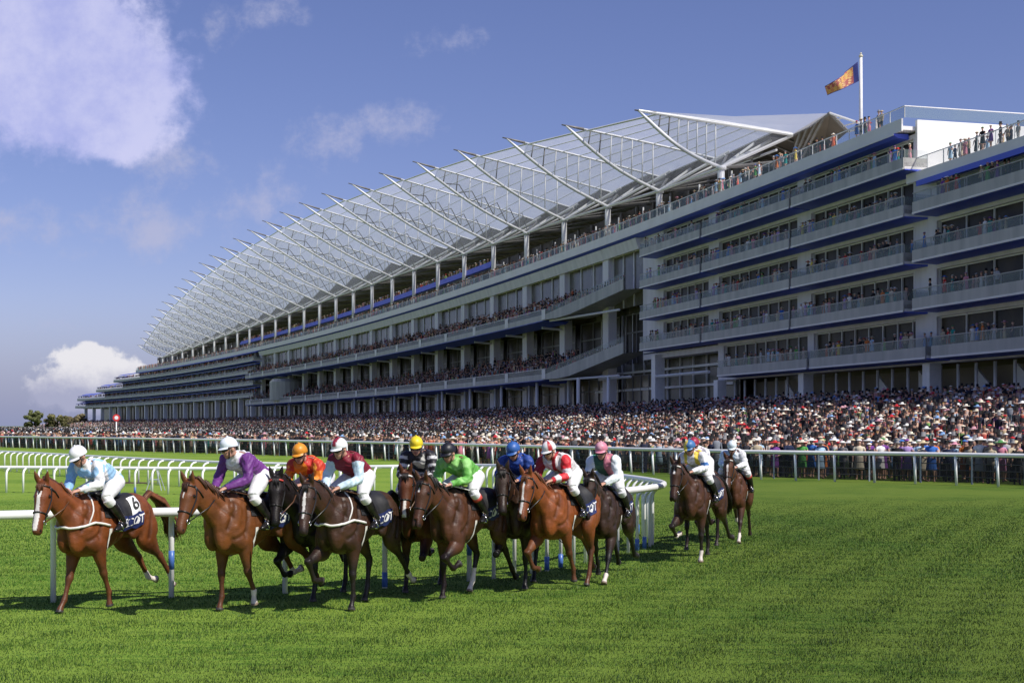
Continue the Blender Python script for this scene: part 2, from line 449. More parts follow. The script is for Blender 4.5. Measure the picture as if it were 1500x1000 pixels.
A_PTS = [(-11.5, 16.7), (-9, 17.3), (-6, 18.4), (-3.8, 19.1), (-2.0, 19.85), (-0.66, 20.8), (0.3, 21.7), (1.2, 23.2), (2.0, 24.8), (2.6, 26.0), (3.0, 27.2), (3.1, 28.6), (2.85, 30.6), (2.3, 33.2), (1.3, 37), (0.3, 41), (-0.6, 44.2), (-2.0, 46.0), (-4.2, 46.4), (-7, 47.2), (-10.5, 47.5), (-14.6, 48.3), (-18.4, 49), (-26, 50)]
arch_rail('white running rail nearest the camera with a tight bend behind the horses', A_PTS,
          lambda s: 1.55 if s < 11.5 else (0.5 if s < 28 else (0.7 if s < 36 else 0.62)),
          lambda s: 1.21 if s < 31 else max(0.9, 1.21 - (s - 31) * 0.02), 0.064, 0.22, 1, 'white running rails', band=(3.95,), start=1.0, joints=(3.3, 6.6, 9.9, 13.2, 16.5, 19.8))
C_PTS = [(-46, 96), (-27.6, 73.7), (-19, 62), (-11.9, 52.8), (-9.1, 50.4), (-5.2, 48.0)]
arch_rail('white rail with hooked posts curving across the infield behind the leading horse', C_PTS, lambda s: 1.0, lambda s: 1.0, 0.06, 0.3, -1, 'white running rails', band=False, start=0.5)
D_PTS = [(37, 30.5), (18.9, 53.6), (11.4, 60.2), (6.45, 67.0), (-14.3, 100.6), (-55, 146), (-120, 222)]
arch_rail('long straight white rail in front of the crowd', D_PTS, lambda s: 1.8 if s < 150 else 5, lambda s: 1.24, 0.082, 0.10, -1, 'white running rails', band=False, arch=False, start=0.4)
def dline(X):   # rail D as a function
    P = sorted(D_PTS)
    return float(np.interp(X, [p[0] for p in P], [p[1] for p in P]))
# crowd barrier just behind the far rail
cb_root = thing('crowd_barrier', 'grey post and bar barrier between the far white rail and the crowd', 'barrier', (18.9, 55.4, 0))
bo = Vector((18.9, 55.4, 0)); bpath = [Vector((p[0] + 0.9, p[1] + 1.2, 0)) for p in catmull([(q[0], q[1], 0) for q in D_PTS], 8)]
m = MB()
for z in (0.28, 0.55, 0.82, 1.1): m.tube([p - bo + Vector((0, 0, z)) for p in bpath], 0.02 if z < 1 else 0.03, 5)
m.build('bar', M['dark_metal'], cb_root)
M['shade_dark'] = sheet_mat('shade_sheet', (0.015, 0.012, 0.016), 0.24, 0.8)  # dark see-through sheet added to stand for the shaded crowd and fence
m = MB(); V = []
for p in bpath: V += [p - bo + Vector((0, 0, 0.05)), p - bo + Vector((0, 0, 1.06))]
m.add(V, [(2 * i, 2 * i + 2, 2 * i + 3, 2 * i + 1) for i in range(len(bpath) - 1)]); m.build('fence_shade', M['shade_dark'], cb_root)
for p, t, s in walk(bpath, 2.3, 0.9):
    if s > 200: break
    q = MB(); q.tube([p - bo, p - bo + Vector((0, 0, 1.12))], 0.04, 6); q.build('post', M['grey_metal'], cb_root)

# winning-post style disc on a pole, beside the far rail
sg = at_px(163, 657.5) ; sg = Vector((sg.x + 0.4, sg.y + 0.4, 0))
r0 = thing('signal_post', 'round red disc with white centre on a tall white pole by the far rail', 'sign post', tuple(sg))
m = MB(); m.tube([(0, 0, 0), (0, 0, 3.0)], 0.06, 8); m.tube([(0, 0, 0), (0, 0, 1.3)], 0.12, 8); m.build('pole', M['white_paint'], r0, True)
m = MB(); dy = Vector((0.33, -0.94, 0)); 
m.tube([(0, 0, 3.2), Vector((0, 0, 3.2)) + dy * 0.10], 0.36, 20)
M['sign_red'] = noise_mat('sign_red', (0.55, 0.03, 0.03), (0.62, 0.05, 0.05), 2, 0.4)
disc = m.build('disc', M['sign_red'], r0)
m = MB(); m.tube([Vector((0, 0, 3.2)) + dy * 0.10, Vector((0, 0, 3.2)) + dy * 0.125], 0.19, 18); m.build('bullseye', M['white_paint'], disc)

# small wire trestle on the infield, dark brown patch on the grass with its low kerb board
p = at_px(228, 718)
tr = thing('trestle', 'thin grey trestle frame standing on the infield grass under the curved rail', 'trestle', tuple(p))
for sgn in (-1, 1):
    m = MB(); y = sgn * 0.25
    m.tube([(-0.28, y, 0), (-0.05, y * 0.4, 0.8)], 0.018, 5); m.build('leg', M['grey_metal'], tr)
    m = MB(); m.tube([(0.28, y, 0), (0.05, y * 0.4, 0.8)], 0.018, 5); m.build('leg', M['grey_metal'], tr)
m = MB(); m.tube([(-0.17, -0.2, 0.4), (0.17, -0.2, 0.4)], 0.014, 5); m.tube([(-0.17, 0.2, 0.4), (0.17, 0.2, 0.4)], 0.014, 5); m.tube([(0, -0.12, 0.8), (0, 0.12, 0.8)], 0.03, 6); m.build('crossbar', M['grey_metal'], tr)
M['dark_brown'] = noise_mat('brown_patch', (0.05, 0.028, 0.014), (0.13, 0.08, 0.04), 3, 0.95, 0.3, 20)
pc = at_px(178, 707); m = MB(); V = []
for k in range(28):
    a = 2 * pi * k / 28; rr = 1 + 0.18 * math.sin(3 * a + 1) + 0.1 * math.sin(7 * a)
    V.append((pc.x + 1.55 * rr * math.cos(a), pc.y + 0.9 * rr * math.sin(a), 0.004))
m.add(V, [tuple(range(28))]); tag(m.build('dark_patch', M['dark_brown']), kind='structure')
b0 = pc + Vector((-1.0, 0.1, 0)); kb = thing('low_board', 'low white board lying at the edge of a dark brown patch on the infield', 'board', tuple(b0))
m = MB(); m.box((0, 0, 0.14), (0.7, 0.05, 0.10)); m.build('plank', M['white_paint'], kb)
for sx in (-0.28, 0.28):
    m = MB(); m.box((sx, 0.05, 0.07), (0.05, 0.04, 0.14)); m.build('leg', M['white_paint'], kb)

# ---- trees beyond the left end of the stand
def leaf_mat():
    return vcol_mat('tree_leaves', 0.8, 0.3, 0.3, spec=0.2)
M['leaf'] = leaf_mat(); M['bark'] = noise_mat('bark', (0.05, 0.04, 0.03), (0.09, 0.075, 0.06), 4, 0.9)
def tree(label, x, ybase, ytop, wpx, depth, seed, hue):
    rr = np.random.default_rng(seed); X = (x - 750) / FPX * depth
    H = (HOR - ytop) / FPX * depth + CAMZ; Wd = wpx / FPX * depth
    root = thing('broadleaf_tree', label, 'tree', (X, depth, 0), 0, 'trees beyond the far end of the stand')
    m = MB(); tr_h = H * 0.45
    m.tube([(0, 0, 0), (0.1, 0, tr_h * 0.5), (-0.1, 0.1, tr_h)], [0.55, 0.42, 0.3], 8)
    for k in range(7):
        a = k * 2 * pi / 7 + rr.random(); L = Wd * 0.33
        m.tube([(0, 0, tr_h * (0.55 + 0.06 * k)), (math.cos(a) * L * 0.5, math.sin(a) * L * 0.5, H * 0.62), (math.cos(a) * L, math.sin(a) * L, H * (0.7 + 0.15 * rr.random()))], [0.22, 0.13, 0.04], 6)
    m.build('trunk', M['bark'], root, True)
    cl = []
    for k in range(34):
        a = rr.random() * 2 * pi; q = math.sqrt(rr.random()) * 0.40 * Wd; zz = H * (0.22 + 0.70 * rr.random() * (1 - (q / (0.5 * Wd)) ** 2 * 0.7))
        cl.append((q * math.cos(a), q * math.sin(a), zz, Wd * rr.uniform(0.07, 0.13)))
    N = 9000; ci = rr.integers(0, len(cl), N); cl = np.array(cl)
    dirv = rr.normal(size=(N, 3)); dirv /= np.linalg.norm(dirv, axis=1)[:, None]
    P = cl[ci, :3] + dirv * (cl[ci, 3] * rr.random(N) ** 0.4)[:, None] * np.array([1, 1, 0.75])
    ls = rr.uniform(0.18, 0.42, N)[:, None]
    u = rr.normal(size=(N, 3)); u /= np.linalg.norm(u, axis=1)[:, None]; w = np.cross(u, dirv); w /= (np.linalg.norm(w, axis=1)[:, None] + 1e-9)
    V = np.stack([P - u * ls, P + w * ls * 0.7, P + u * ls, P - w * ls * 0.7], 1).reshape(-1, 3)
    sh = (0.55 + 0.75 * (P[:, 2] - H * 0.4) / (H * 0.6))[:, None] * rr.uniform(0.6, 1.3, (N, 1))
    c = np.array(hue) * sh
    me = fastmesh('crown', V, np.arange(4 * N).reshape(-1, 4), M['leaf'], 4, colors=np.repeat(np.clip(c, 0.004, 1), 4, 0))
    link('crown', me, root)
tree('round crowned green tree at the far left beyond the crowd', 52, 612, 597.5, 36, 640, 1, (0.17, 0.19, 0.075))
tree('low wide olive tree between the round tree and the stand', 84, 612, 603, 42, 650, 2, (0.19, 0.18, 0.08))
tree('brownish tree partly hidden by the left end of the stand', 118, 612, 604.5, 44, 730, 3, (0.20, 0.17, 0.09))
# ------------------------------------------------------------------ the grandstand: s runs along its curved front, n towards the track, z up
_c = (-2.56351253e-04, -2.01089161e-01, 6.18414796e+01)
_Y = np.arange(40, 900, 0.5); _X = _c[0] * _Y ** 2 + _c[1] * _Y + _c[2]
_S = np.concatenate([[0], np.cumsum(np.hypot(np.diff(_X), np.diff(_Y)))]); _S -= np.interp(156.8, _Y, _S)
def F(s, n, z):
    Y = float(np.interp(s, _S, _Y)); X = _c[0] * Y * Y + _c[1] * Y + _c[2]; m = 2 * _c[0] * Y + _c[1]
    q = math.hypot(1, m)
    return Vector((X - n / q, Y + n * m / q, z))
def s_at(x, n=0.0):
    """arc length at which the front line (offset n) lies in the direction of photograph column x"""
    lo, hi = -110.0, 720.0
    f = lambda s: (lambda p: p.x / p.y)(F(s, n, 0)) - (x - 750) / FPX
    for _ in range(50):
        mid = (lo + hi) / 2
        if f(mid) > 0: lo = mid
        else: hi = mid
    return lo
BAY = 18.77
stand = thing('grandstand', 'vast white and glass grandstand with blue edged balconies and a translucent winged roof', 'grandstand', tuple(F(0, 0, 0)))
SO = F(0, 0, 0)
def P_(s, n, z): return F(s, n, z) - SO
def prism(mb, s0, s1, prof, mi=0, step=9.4, caps=True):
    k = max(1, int(math.ceil((s1 - s0) / step))); n = len(prof); V = []; Fc = []
    for i in range(k + 1):
        s = lerp(s0, s1, i / k)
        V += [P_(s, a, b) for a, b in prof]
    for i in range(k):
        for j in range(n):
            a = i * n + j; b = i * n + (j + 1) % n
            Fc.append((a, b, b + n, a + n))
    if caps: Fc.append(tuple(range(n - 1, -1, -1))); Fc.append(tuple(range(k * n, k * n + n)))
    mb.add(V, Fc, mi)
def rect(n0, n1, z0, z1): return [(n0, z0), (n1, z0), (n1, z1), (n0, z1)]
def strip(mb, s0, s1, a, b, mi=0, step=9.4):      # single sheet between profile points a and b
    k = max(1, int(math.ceil((s1 - s0) / step))); V = []
    for i in range(k + 1):
        s = lerp(s0, s1, i / k); V += [P_(s, *a), P_(s, *b)]
    mb.add(V, [(2 * i, 2 * i + 2, 2 * i + 3, 2 * i + 1) for i in range(k)], mi)
def part(mb, name, mat, parent=None, smooth=False): return mb.build(name, mat, parent or stand, smooth)

S_END = s_at(203)         # left end of the top terrace
S_C1 = s_at(383)          # centre section / left wing
S_C0 = s_at(942)          # right wing / centre section
S_R = s_at(1341)          # end of the taller right-hand block
S_N = -90.0               # nearer than the frame's edge
ZF = [7.9, 12.0, 16.0, 20.0, 24.0]
ROOF = 28.1

# ---- core: dark interior body behind the glass
mb = MB(); prism(mb, S_R, S_END, rect(-24, -6.2, 0, ROOF - 1.2)); prism(mb, S_N, S_R - 0.02, rect(-24, -6.2, 0, 23.2)); prism(mb, S_END, s_at(128), rect(-24, -8, 0, 12.0))
part(mb, 'core_wall', M['lobby'])

def window(s0, s1, z0, z1, mat, nmull, n=-0.45, mull_mat='steel_white', rail_z=None, w=0.09):
    mb = MB(); strip(mb, s0, s1, (n, z0), (n, z1))
    g = part(mb, 'window', M[mat])
    mf = MB()
    for k in range(nmull + 1):
        s = lerp(s0 + w, s1 - w, k / nmull)
        prism(mf, s - w, s + w, rect(n + 0.01, n + 0.16, z0, z1))
    prism(mf, s0, s1, rect(n + 0.02, n + 0.10, z1 - 0.12, z1))
    if rail_z: prism(mf, s0, s1, rect(n + 0.02, n + 0.12, rail_z, rail_z + 0.2))
    mf.build('window_frame', M[mull_mat], g)
    return g

def balcony(s0, s1, zf, dep=2.2, end0=True, end1=True, blue=True, n0=0.0, ph=0.95, gh=0.7):
    mb = MB()
    prism(mb, s0, s1, rect(n0, n0 + dep, zf, zf + 0.6))                          # slab
    prism(mb, s0, s1, [(n0 + dep, zf - 0.02), (n0 + dep + 0.12, zf - 0.02), (n0 + dep + 0.12, zf + ph), (n0 + dep, zf + ph)], 1)
    for e, ok in ((s0, end0), (s1, end1)):
        if ok: prism(mb, e, e + 0.12 if e == s0 else e - 0.12, rect(n0 + 0.02, n0 + dep, zf + 0.22, zf + ph), 1)
    prism(mb, s0, s1, rect(n0 + dep + 0.122, n0 + dep + 0.16, zf - 0.06, zf + 0.10), 0)   # pale nosing
    b = part(mb, 'balcony', [M['slab_white'], M['panel_grey']])
    if blue:
        ms = MB(); prism(ms, s0, s1, [(n0, zf - 0.16), (n0 + dep - 0.02, zf - 0.08), (n0 + dep - 0.02, zf - 0.005), (n0, zf - 0.005)])
        ms.build('soffit', M['soffit_blue'], b)
    mg = MB(); strip(mg, s0, s1, (n0 + dep + 0.05, zf + ph), (n0 + dep + 0.05, zf + ph + gh))
    for e, ok in ((s0, end0), (s1, end1)):
        if ok: mg.add([P_(e, n0, zf + ph), P_(e, n0 + dep, zf + ph), P_(e, n0 + dep, zf + ph + gh), P_(e, n0, zf + ph + gh)], [(0, 1, 2, 3)])
    mg.build('balustrade_glass', M['glass_rail'], b)
    mh = MB()
    prism(mh, s0, s1, rect(n0 + dep + 0.01, n0 + dep + 0.10, zf + ph + gh, zf + ph + gh + 0.07))
    for k in range(int((s1 - s0) / 2.4) + 1):
        s = s0 + k * 2.4; prism(mh, s, s + 0.06, rect(n0 + dep - 0.06, n0 + dep, zf + 0.2, zf + ph + gh), 0)
    mh.build('handrail', M['panel_grey'], b)
    return b

# ---- right wing: five storeys of boxes
W1 = [(s_at(1338), s_at(1188)), (s_at(1168), s_at(1053)), (s_at(1038), s_at(972))]     # window runs
W2 = [(S_N, s_at(1372))]
def storey_wall(s0, s1, z0, z1, wins, wz0, wz1, mat='facade_white'):
    mb = MB(); prism(mb, s0, s1, rect(-0.9, 0, wz1, z1)); prism(mb, s0, s1, rect(-0.9, 0, z0, wz0))
    cur = s0
    for a, b in wins + [(s1, s1)]:
        if a - cur > 0.05: prism(mb, cur, a, rect(-0.9, -0.002, wz0, wz1))
        cur = b
    return part(mb, 'storey_wall', M[mat])
PEOPLE_SPOTS = []
for li, zf in enumerate(ZF):
    top = ZF[li + 1] if li < 4 else ROOF - 0.5
    wz0, wz1 = zf + 0.62, top - 0.5
    if li == 0:
        runs = [(s_at(1356), s_at(1192)), (s_at(1183), s_at(1060))]; bal = [(s_at(1357, 2.2), s_at(1187, 2.2)), (s_at(1183, 2.2), s_at(1052, 2.2))]; left = s_at(1052)
    else:
        runs = W1; bal = [(s_at(1325, 2.2), s_at(1160, 2.2)), (s_at(1157, 2.2), s_at(1029, 2.2)), (s_at(1026, 2.2), s_at(938, 2.2))]; left = S_C0
    storey_wall(S_R, left, zf - 0.12 if li else zf - 0.3, top - 0.12, runs, wz0, wz1)
    for a, b in runs:
        window(a, b, wz0, wz1, 'window_dark', max(3, int((b - a) / 2.3)), w=0.05)
    for a, b in bal:
        balcony(a, b, zf); PEOPLE_SPOTS.append((a + 0.8, b - 0.8, zf + 0.62, 0.5, 1.6))
    if li < 4:      # nearer, lower block
        storey_wall(S_N, S_R - 0.02, zf - 0.12 if li else zf - 0.3, (ZF[li + 1] - 0.12) if li < 3 else 23.19, [(S_N, s_at(1372))], wz0, wz1 if li < 3 else 22.7)
        window(S_N, s_at(1372), wz0, wz1 if li < 3 else 22.7, 'window_dark', 12, w=0.05)
        e = s_at(1338, 2.2) if li else s_at(1366, 2.2)
        balcony(S_N, e, zf, 2.2); PEOPLE_SPOTS.append((S_N + 22, e - 0.8, zf + 0.62, 0.5, 1.6))
# sunlit end wall of the taller block, terrace of the lower block with its blue awning
mb = MB(); prism(mb, S_R - 0.35, S_R - 0.022, rect(-24, 0.02, 23.3, ROOF + 0.5), caps=True); part(mb, 'end_wall', M['end_wall'])
mb = MB(); prism(mb, S_N, S_R - 0.37, rect(-24, 1.0, 23.2, 23.6)); prism(mb, S_N, S_R - 0.37, rect(1.0, 1.12, 23.0, 23.8), 0); part(mb, 'roof_terrace', M['slab_white'])
mb = MB(); prism(mb, S_N, s_at(1362), [(0.05, 22.75), (1.3, 22.5), (1.3, 22.95), (0.05, 23.0)]); part(mb, 'awning', M['soffit_blue'])
def terrace_glass(s0, s1, n, z0, h, ends=(), hand=True):
    mg = MB(); strip(mg, s0, s1, (n, z0), (n, z0 + h))
    for e, nb in ends: mg.add([P_(e, n, z0), P_(e, nb, z0), P_(e, nb, z0 + h), P_(e, n, z0 + h)], [(0, 1, 2, 3)])
    g = part(mg, 'balustrade_glass', M['glass_rail'])
    mh = MB(); prism(mh, s0, s1, rect(n - 0.04, n + 0.04, z0 + h, z0 + h + 0.07))
    for e, nb in ends: mh.tube([P_(e, n, z0 + h + 0.035), P_(e, nb, z0 + h + 0.035)], 0.05, 6)
    s = s0
    while s < s1:
        prism(mh, s, s + 0.06, rect(n - 0.07, n - 0.01, z0, z0 + h)); s += 2.4 if s < 60 else 6
    mh.build('handrail', M['steel_white'], g)
terrace_glass(S_N, S_R - 0.4, 1.06, 23.8, 1.1)
# ---- top terrace along the whole length
mb = MB(); prism(mb, S_R, S_END, rect(-10, 1.2, ROOF - 0.35, ROOF - 0.02)); prism(mb, S_R, S_END, rect(1.2, 1.34, ROOF - 0.45, ROOF + 0.62)); part(mb, 'roof_terrace', M['slab_white'])
terrace_glass(S_R - 0.36, S_END, 1.27, ROOF + 0.62, 0.95, ends=((S_R - 0.36, -24),))
mb = MB(); prism(mb, S_R + 1, S_END - 1, [(0.06, ROOF - 0.95), (1.1, ROOF - 0.85), (1.5, ROOF - 0.62), (1.5, ROOF - 0.5), (0.06, ROOF - 0.47)]); part(mb, 'awning', M['soffit_blue'])
mb = MB(); prism(mb, S_R + 1, S_END - 1, rect(1.502, 1.56, ROOF - 0.66, ROOF - 0.48)); part(mb, 'awning_edge', M['slab_white'])

# ---- ground storey of the right wing: pale columns before a shaded concourse
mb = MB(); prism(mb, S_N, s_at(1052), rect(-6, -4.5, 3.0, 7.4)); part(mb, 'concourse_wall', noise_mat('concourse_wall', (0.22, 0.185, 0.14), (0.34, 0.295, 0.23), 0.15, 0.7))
def column(s, n, z0, z1, w, mat='facade_white'):
    mb = MB(); prism(mb, s - w / 2, s + w / 2, rect(n - w / 2, n + w / 2, z0, z1)); return part(mb, 'column', M[mat])
def post(s, n, z0, z1, r, mat='steel_white'):
    mb = MB(); mb.tube([P_(s, n, z0), P_(s, n, z1)], r, 8); return part(mb, 'slender_column', M[mat], smooth=True)
for x in (1183, 1368, 1057): column(s_at(x), 0.2, 3.0, 7.6, 1.1, 'white_paint')
s = S_N + 3
while s < s_at(1060):
    post(s, -1.2, 3.0, 7.5, 0.14); s += 2.6
for x in (1250, 1310, 1390, 1450, 1120):
    s0 = s_at(x); mb = MB(); mb.hexa([P_(s0, -2.6, 4.0), P_(s0 - 4.5, -2.6, 3.0), P_(s0 - 4.5, -2.4, 3.0), P_(s0, -2.4, 4.0), P_(s0, -2.6, 7.3), P_(s0 - 4.5, -2.6, 4.0), P_(s0 - 4.5, -2.4, 4.0), P_(s0, -2.4, 7.3)])
    part(mb, 'stair_flank', M['slab_white'])

# ---- tall glazed lobby between the wings
mb = MB(); strip(mb, s_at(1054), S_C0 + 26, (-2.6, 2.0), (-2.6, 27.0)); lob = part(mb, 'lobby_glass', M['window_tall'])
mb = MB()
for k in range(12):
    s = lerp(s_at(1050), S_C0 + 22, k / 11); prism(mb, s, s + 0.16, rect(-2.58, -2.35, 2.0, 18.0))
for z in (7.2, 9.6): prism(mb, s_at(1050), S_C0 + 24, rect(-2.3, -2.05, z, z + 0.3))
mb.build('window_frame', M['steel_white'], lob)
mb = MB(); prism(mb, S_C0, s_at(1052), rect(-2.0, 0.0, 11.0, 11.7)); part(mb, 'storey_wall', M['facade_white'])
column(s_at(967), 0.3, 2.0, 11.4, 1.3, 'white_paint')
mb = MB()
for z, a, b in ((8.9, S_C0 + 2, S_C0 + 14), (8.6, s_at(1050), s_at(972))):
    mb = MB(); mb.tube([P_(a, 1.0, z), P_(b, 1.0, z)], 0.2, 6); part(mb, 'tie_beam', M['steel_white'])

# ---- centre section: tall windows between white pillars
for i in range(2, 19):
    s = BAY * (i - 1)
    if s < S_C0 + 6 or s > S_C1 + 2: continue
    w = 2.3
    mb = MB(); prism(mb, s - w / 2, s + w / 2, rect(-0.9, 0.35, 2, 25.9)); part(mb, 'pillar', M['facade_white'])
edges = [S_C0] + [BAY * (i - 1) for i in range(3, 19) if S_C0 + 6 < BAY * (i - 1) < S_C1 - 3] + [S_C1]
for a, b in zip(edges[:-1], edges[1:]):
    a2, b2 = a + (1.2 if a > S_C0 else 0.1), b - 1.2
    window(a2, b2, 18.5, 25.9, 'window_tall', 3, w=0.11)
    window(a2, b2, 11.0, 17.9, 'window_dark', 3, n=-2.4, mull_mat='steel_grey', rail_z=15.2, w=0.1)
    window(a2, b2, 1.5, 9.3, 'lobby', 4, n=-2.2, mull_mat='steel_grey', rail_z=7.4, w=0.1)
    post((a2 + b2) / 2, 2.6, 1.5, 9.1, 0.22)
    post(b + 0.02, 4.4, 1.5, 9.1, 0.25)
# sloping fascia under the terrace
mb = MB()
for a, b in zip(edges[:-1], edges[1:]):
    prism(mb, a + 0.04, b - 0.04, [(0.4, 25.7), (0.62, 25.7), (1.1, ROOF - 0.97), (0.4, ROOF - 0.97)])
part(mb, 'fascia', M['facade_white'])
mb = MB(); prism(mb, S_C0, S_C1, rect(-3, 0.38, 25.9, ROOF - 0.9)); part(mb, 'storey_wall', M['facade_white'])

# ---- two raked seating decks
DECKS = [(18.0, 20.9), (9.2, 12.2)]; DN = 5.6
DK0, DK1 = S_C0 + 24, S_C1 - 1
for z0, zb in DECKS:
    mb = MB(); rows = 5; prof = [(DN, z0), (DN, z0 + 0.5)]
    for r in range(rows):
        n = DN - 0.3 - r * 1.15; z = lerp(z0 + 0.5, zb, (r + 1) / rows); prof += [(n, prof[-1][1]), (n, z)]
    prof += [(-0.85, zb), (-0.85, z0 + 0.9), (2.0, z0)]
    prism(mb, DK0, DK1, prof, 0)
    prism(mb, DK0, DK1, rect(DN + 0.002, DN + 0.14, z0 - 0.02, z0 + 0.8), 1)
    d = part(mb, 'seating_deck', [M['concrete'], M['panel_grey']])
    ms = MB(); prism(ms, DK0 + 1.5, DK1, [(2.0, z0 - 0.5), (DN + 0.1, z0 - 0.12), (DN + 0.1, z0 - 0.025), (1.5, z0 - 0.025)]); ms.build('soffit', M['soffit_blue'], d)
    mg = MB(); strip(mg, DK0, DK1, (DN + 0.1, z0 + 0.8), (DN + 0.1, z0 + 1.55)); mg.build('balustrade_glass', M['glass_rail'], d)
    mh = MB(); prism(mh, DK0, DK1, rect(DN + 0.06, DN + 0.14, z0 + 1.55, z0 + 1.62))
    s = DK0
    while s < DK1: prism(mh, s, s + 1.6, rect(DN + 0.145, DN + 0.2, z0 + 0.1, z0 + 1.5), 1); s += BAY
    mh.build('handrail', [M['steel_white'], M['slab_white']], d)
    # ramped flank rising to the right wing
    zt = z0 + 2.3 if z0 > 15 else z0 + 2.7; s1 = S_C0 + 0.6
    mb = MB(); k = 6; V = []
    for i in range(k + 1):
        t = i / k; s = lerp(DK0, s1, t); n = lerp(DN, 2.4, t); zb_ = z0 + (zt - z0) * max(0, (t - 0.25) / 0.75); zu = lerp(z0 + 0.8, zt + 1.5, t)
        V += [P_(s, n, zb_), P_(s, n + 0.14, zb_), P_(s, n + 0.14, zu), P_(s, n, zu)]
    Fc = []
    for i in range(k):
        for j in range(4): a = i * 4 + j; b_ = i * 4 + (j + 1) % 4; Fc.append((a, b_, b_ + 4, a + 4))
    mb.add(V, Fc, 0)
    V = []; 
    for i in range(k + 1):
        t = i / k; s = lerp(DK0, s1, t); n = lerp(DN, 2.4, t); zb_ = z0 + (zt - z0) * max(0, (t - 0.25) / 0.75)
        V += [P_(s, n, zb_ + 0.02), P_(s, -0.8, zb_ + 0.02 + 0.3)]
    mb.add(V, [(2 * i, 2 * i + 2, 2 * i + 3, 2 * i + 1) for i in range(k)], 0)
    fl = part(mb, 'stair_flank', M['panel_grey'])
    V = []
    for i in range(k + 1):
        t = i / k; s = lerp(DK0, s1, t); n = lerp(DN + 0.1, 2.5, t); zu = lerp(z0 + 0.8, zt + 1.5, t)
        V += [P_(s, n, zu), P_(s, n, zu + 0.8)]
    mg = MB(); mg.add(V, [(2 * i, 2 * i + 2, 2 * i + 3, 2 * i + 1) for i in range(k)], 0); mg.build('balustrade_glass', M['glass_rail'], fl)
    mb = MB(); mb.tube([P_(DK0, DN - 0.6, z0 - 0.15), P_(S_C0 + 3, 2.2, z0 - 0.15)], 0.16, 6); part(mb, 'tie_beam', M['steel_white'])
    # beams under the deck
for i in range(4, 18):
    s = BAY * (i - 1)
    if DK0 < s < DK1:
        for z0, _ in DECKS:
            mb = MB(); mb.tube([P_(s, -0.5, z0 - 0.9), P_(s, 3.6, z0 - 0.62)], 0.2, 6); part(mb, 'tie_beam', M['steel_white'])
# domed drum between the decks near the left wing
mb = MB(); c = P_(S_C1 - 46, 2.2, 0)
mb.tube([c + Vector((0, 0, 10)), c + Vector((0, 0, 15.6)), c + Vector((0, 0, 16.5))], [5.5, 5.5, 4.6], 24); part(mb, 'drum', M['panel_grey'], smooth=False)

# ---- left wing: stepped boxes
ENDS = [s_at(119), s_at(122), s_at(150), s_at(176)]
LZ = [12.0, 16.0, 20.0, 24.0]
for li, zf in enumerate(LZ):
    e = ENDS[li]; top = (LZ[li + 1] if li < 3 else ROOF) - 0.2; en = ENDS[li + 1] if li < 3 else S_END
    mb = MB(); strip(mb, S_C1 - 2, en - 3 if li < 3 else en, (-0.5, zf + 0.3), (-0.5, top)); g = part(mb, 'window', M['window_dark'])
    mf = MB(); s = S_C1
    while s < en - 4: prism(mf, s, s + 0.7, rect(-0.48, 0.1, zf + 0.3, top)); s += BAY / 2
    mf.build('window_frame', M['facade_white'], g)
    balcony(S_C1 - 2, e, zf, 3.2, ph=0.85, gh=0.55)
    mb = MB(); prism(mb, S_C1 - 2, e - 4, rect(-8, -0.02, zf - 0.35, zf + 0.3)); part(mb, 'storey_wall', M['facade_white'])
    mb = MB(); prism(mb, S_C1, e - 6, [(-0.1, top - 0.55), (2.2, top - 0.9), (2.2, top - 0.7), (-0.1, top - 0.1)]); prism(mb, e - 26, e - 2, [(-1, zf + 2.5), (3.4, zf + 2.2), (3.4, zf + 2.45), (-1, zf + 3.0)]); part(mb, 'awning', M['soffit_blue'])
s = S_C1 + BAY * 0.3
while s < s_at(126):
    column(s, 1.6, 0.5, 11.9, 1.5, 'white_paint'); s += BAY
mb = MB(); strip(mb, S_C1 - 2, s_at(158), (-3, 0.5), (-3, 12.0)); g = part(mb, 'window', M['lobby'])
mf = MB(); s = S_C1
while s < s_at(160): prism(mf, s, s + 0.35, rect(-2.98, -2.7, 0.5, 12)); s += BAY / 3
mf.build('window_frame', M['steel_grey'], g)

# ---- set back upper boxes under the roof
ub0, ub1 = s_at(716), s_at(350)
mb = MB(); prism(mb, ub0, ub1, rect(-9, -1.0, 31.6, 31.9)); prism(mb, ub0, ub1, [(-1.0, 31.3), (-0.2, 31.3), (-0.75, 32.5), (-1.0, 32.5)], 1); part(mb, 'upper_gallery', [M['slab_white'], M['soffit_blue']])
mb = MB(); strip(mb, 6, S_END - 8, (-7, ROOF), (-7, 34.5)); ug = part(mb, 'window', M['window_dark'])
mf = MB(); s = 6
while s < S_END - 8: prism(mf, s, s + (0.2 if s < 150 else 0.4), rect(-6.95, -6.7, ROOF, 34.5)); s += BAY / 3
mf.build('window_frame', M['steel_grey'], ug)
s = 4
while s < S_END - 20: post(s, -3.2, ROOF, 32.5, 0.11); s += BAY / 2

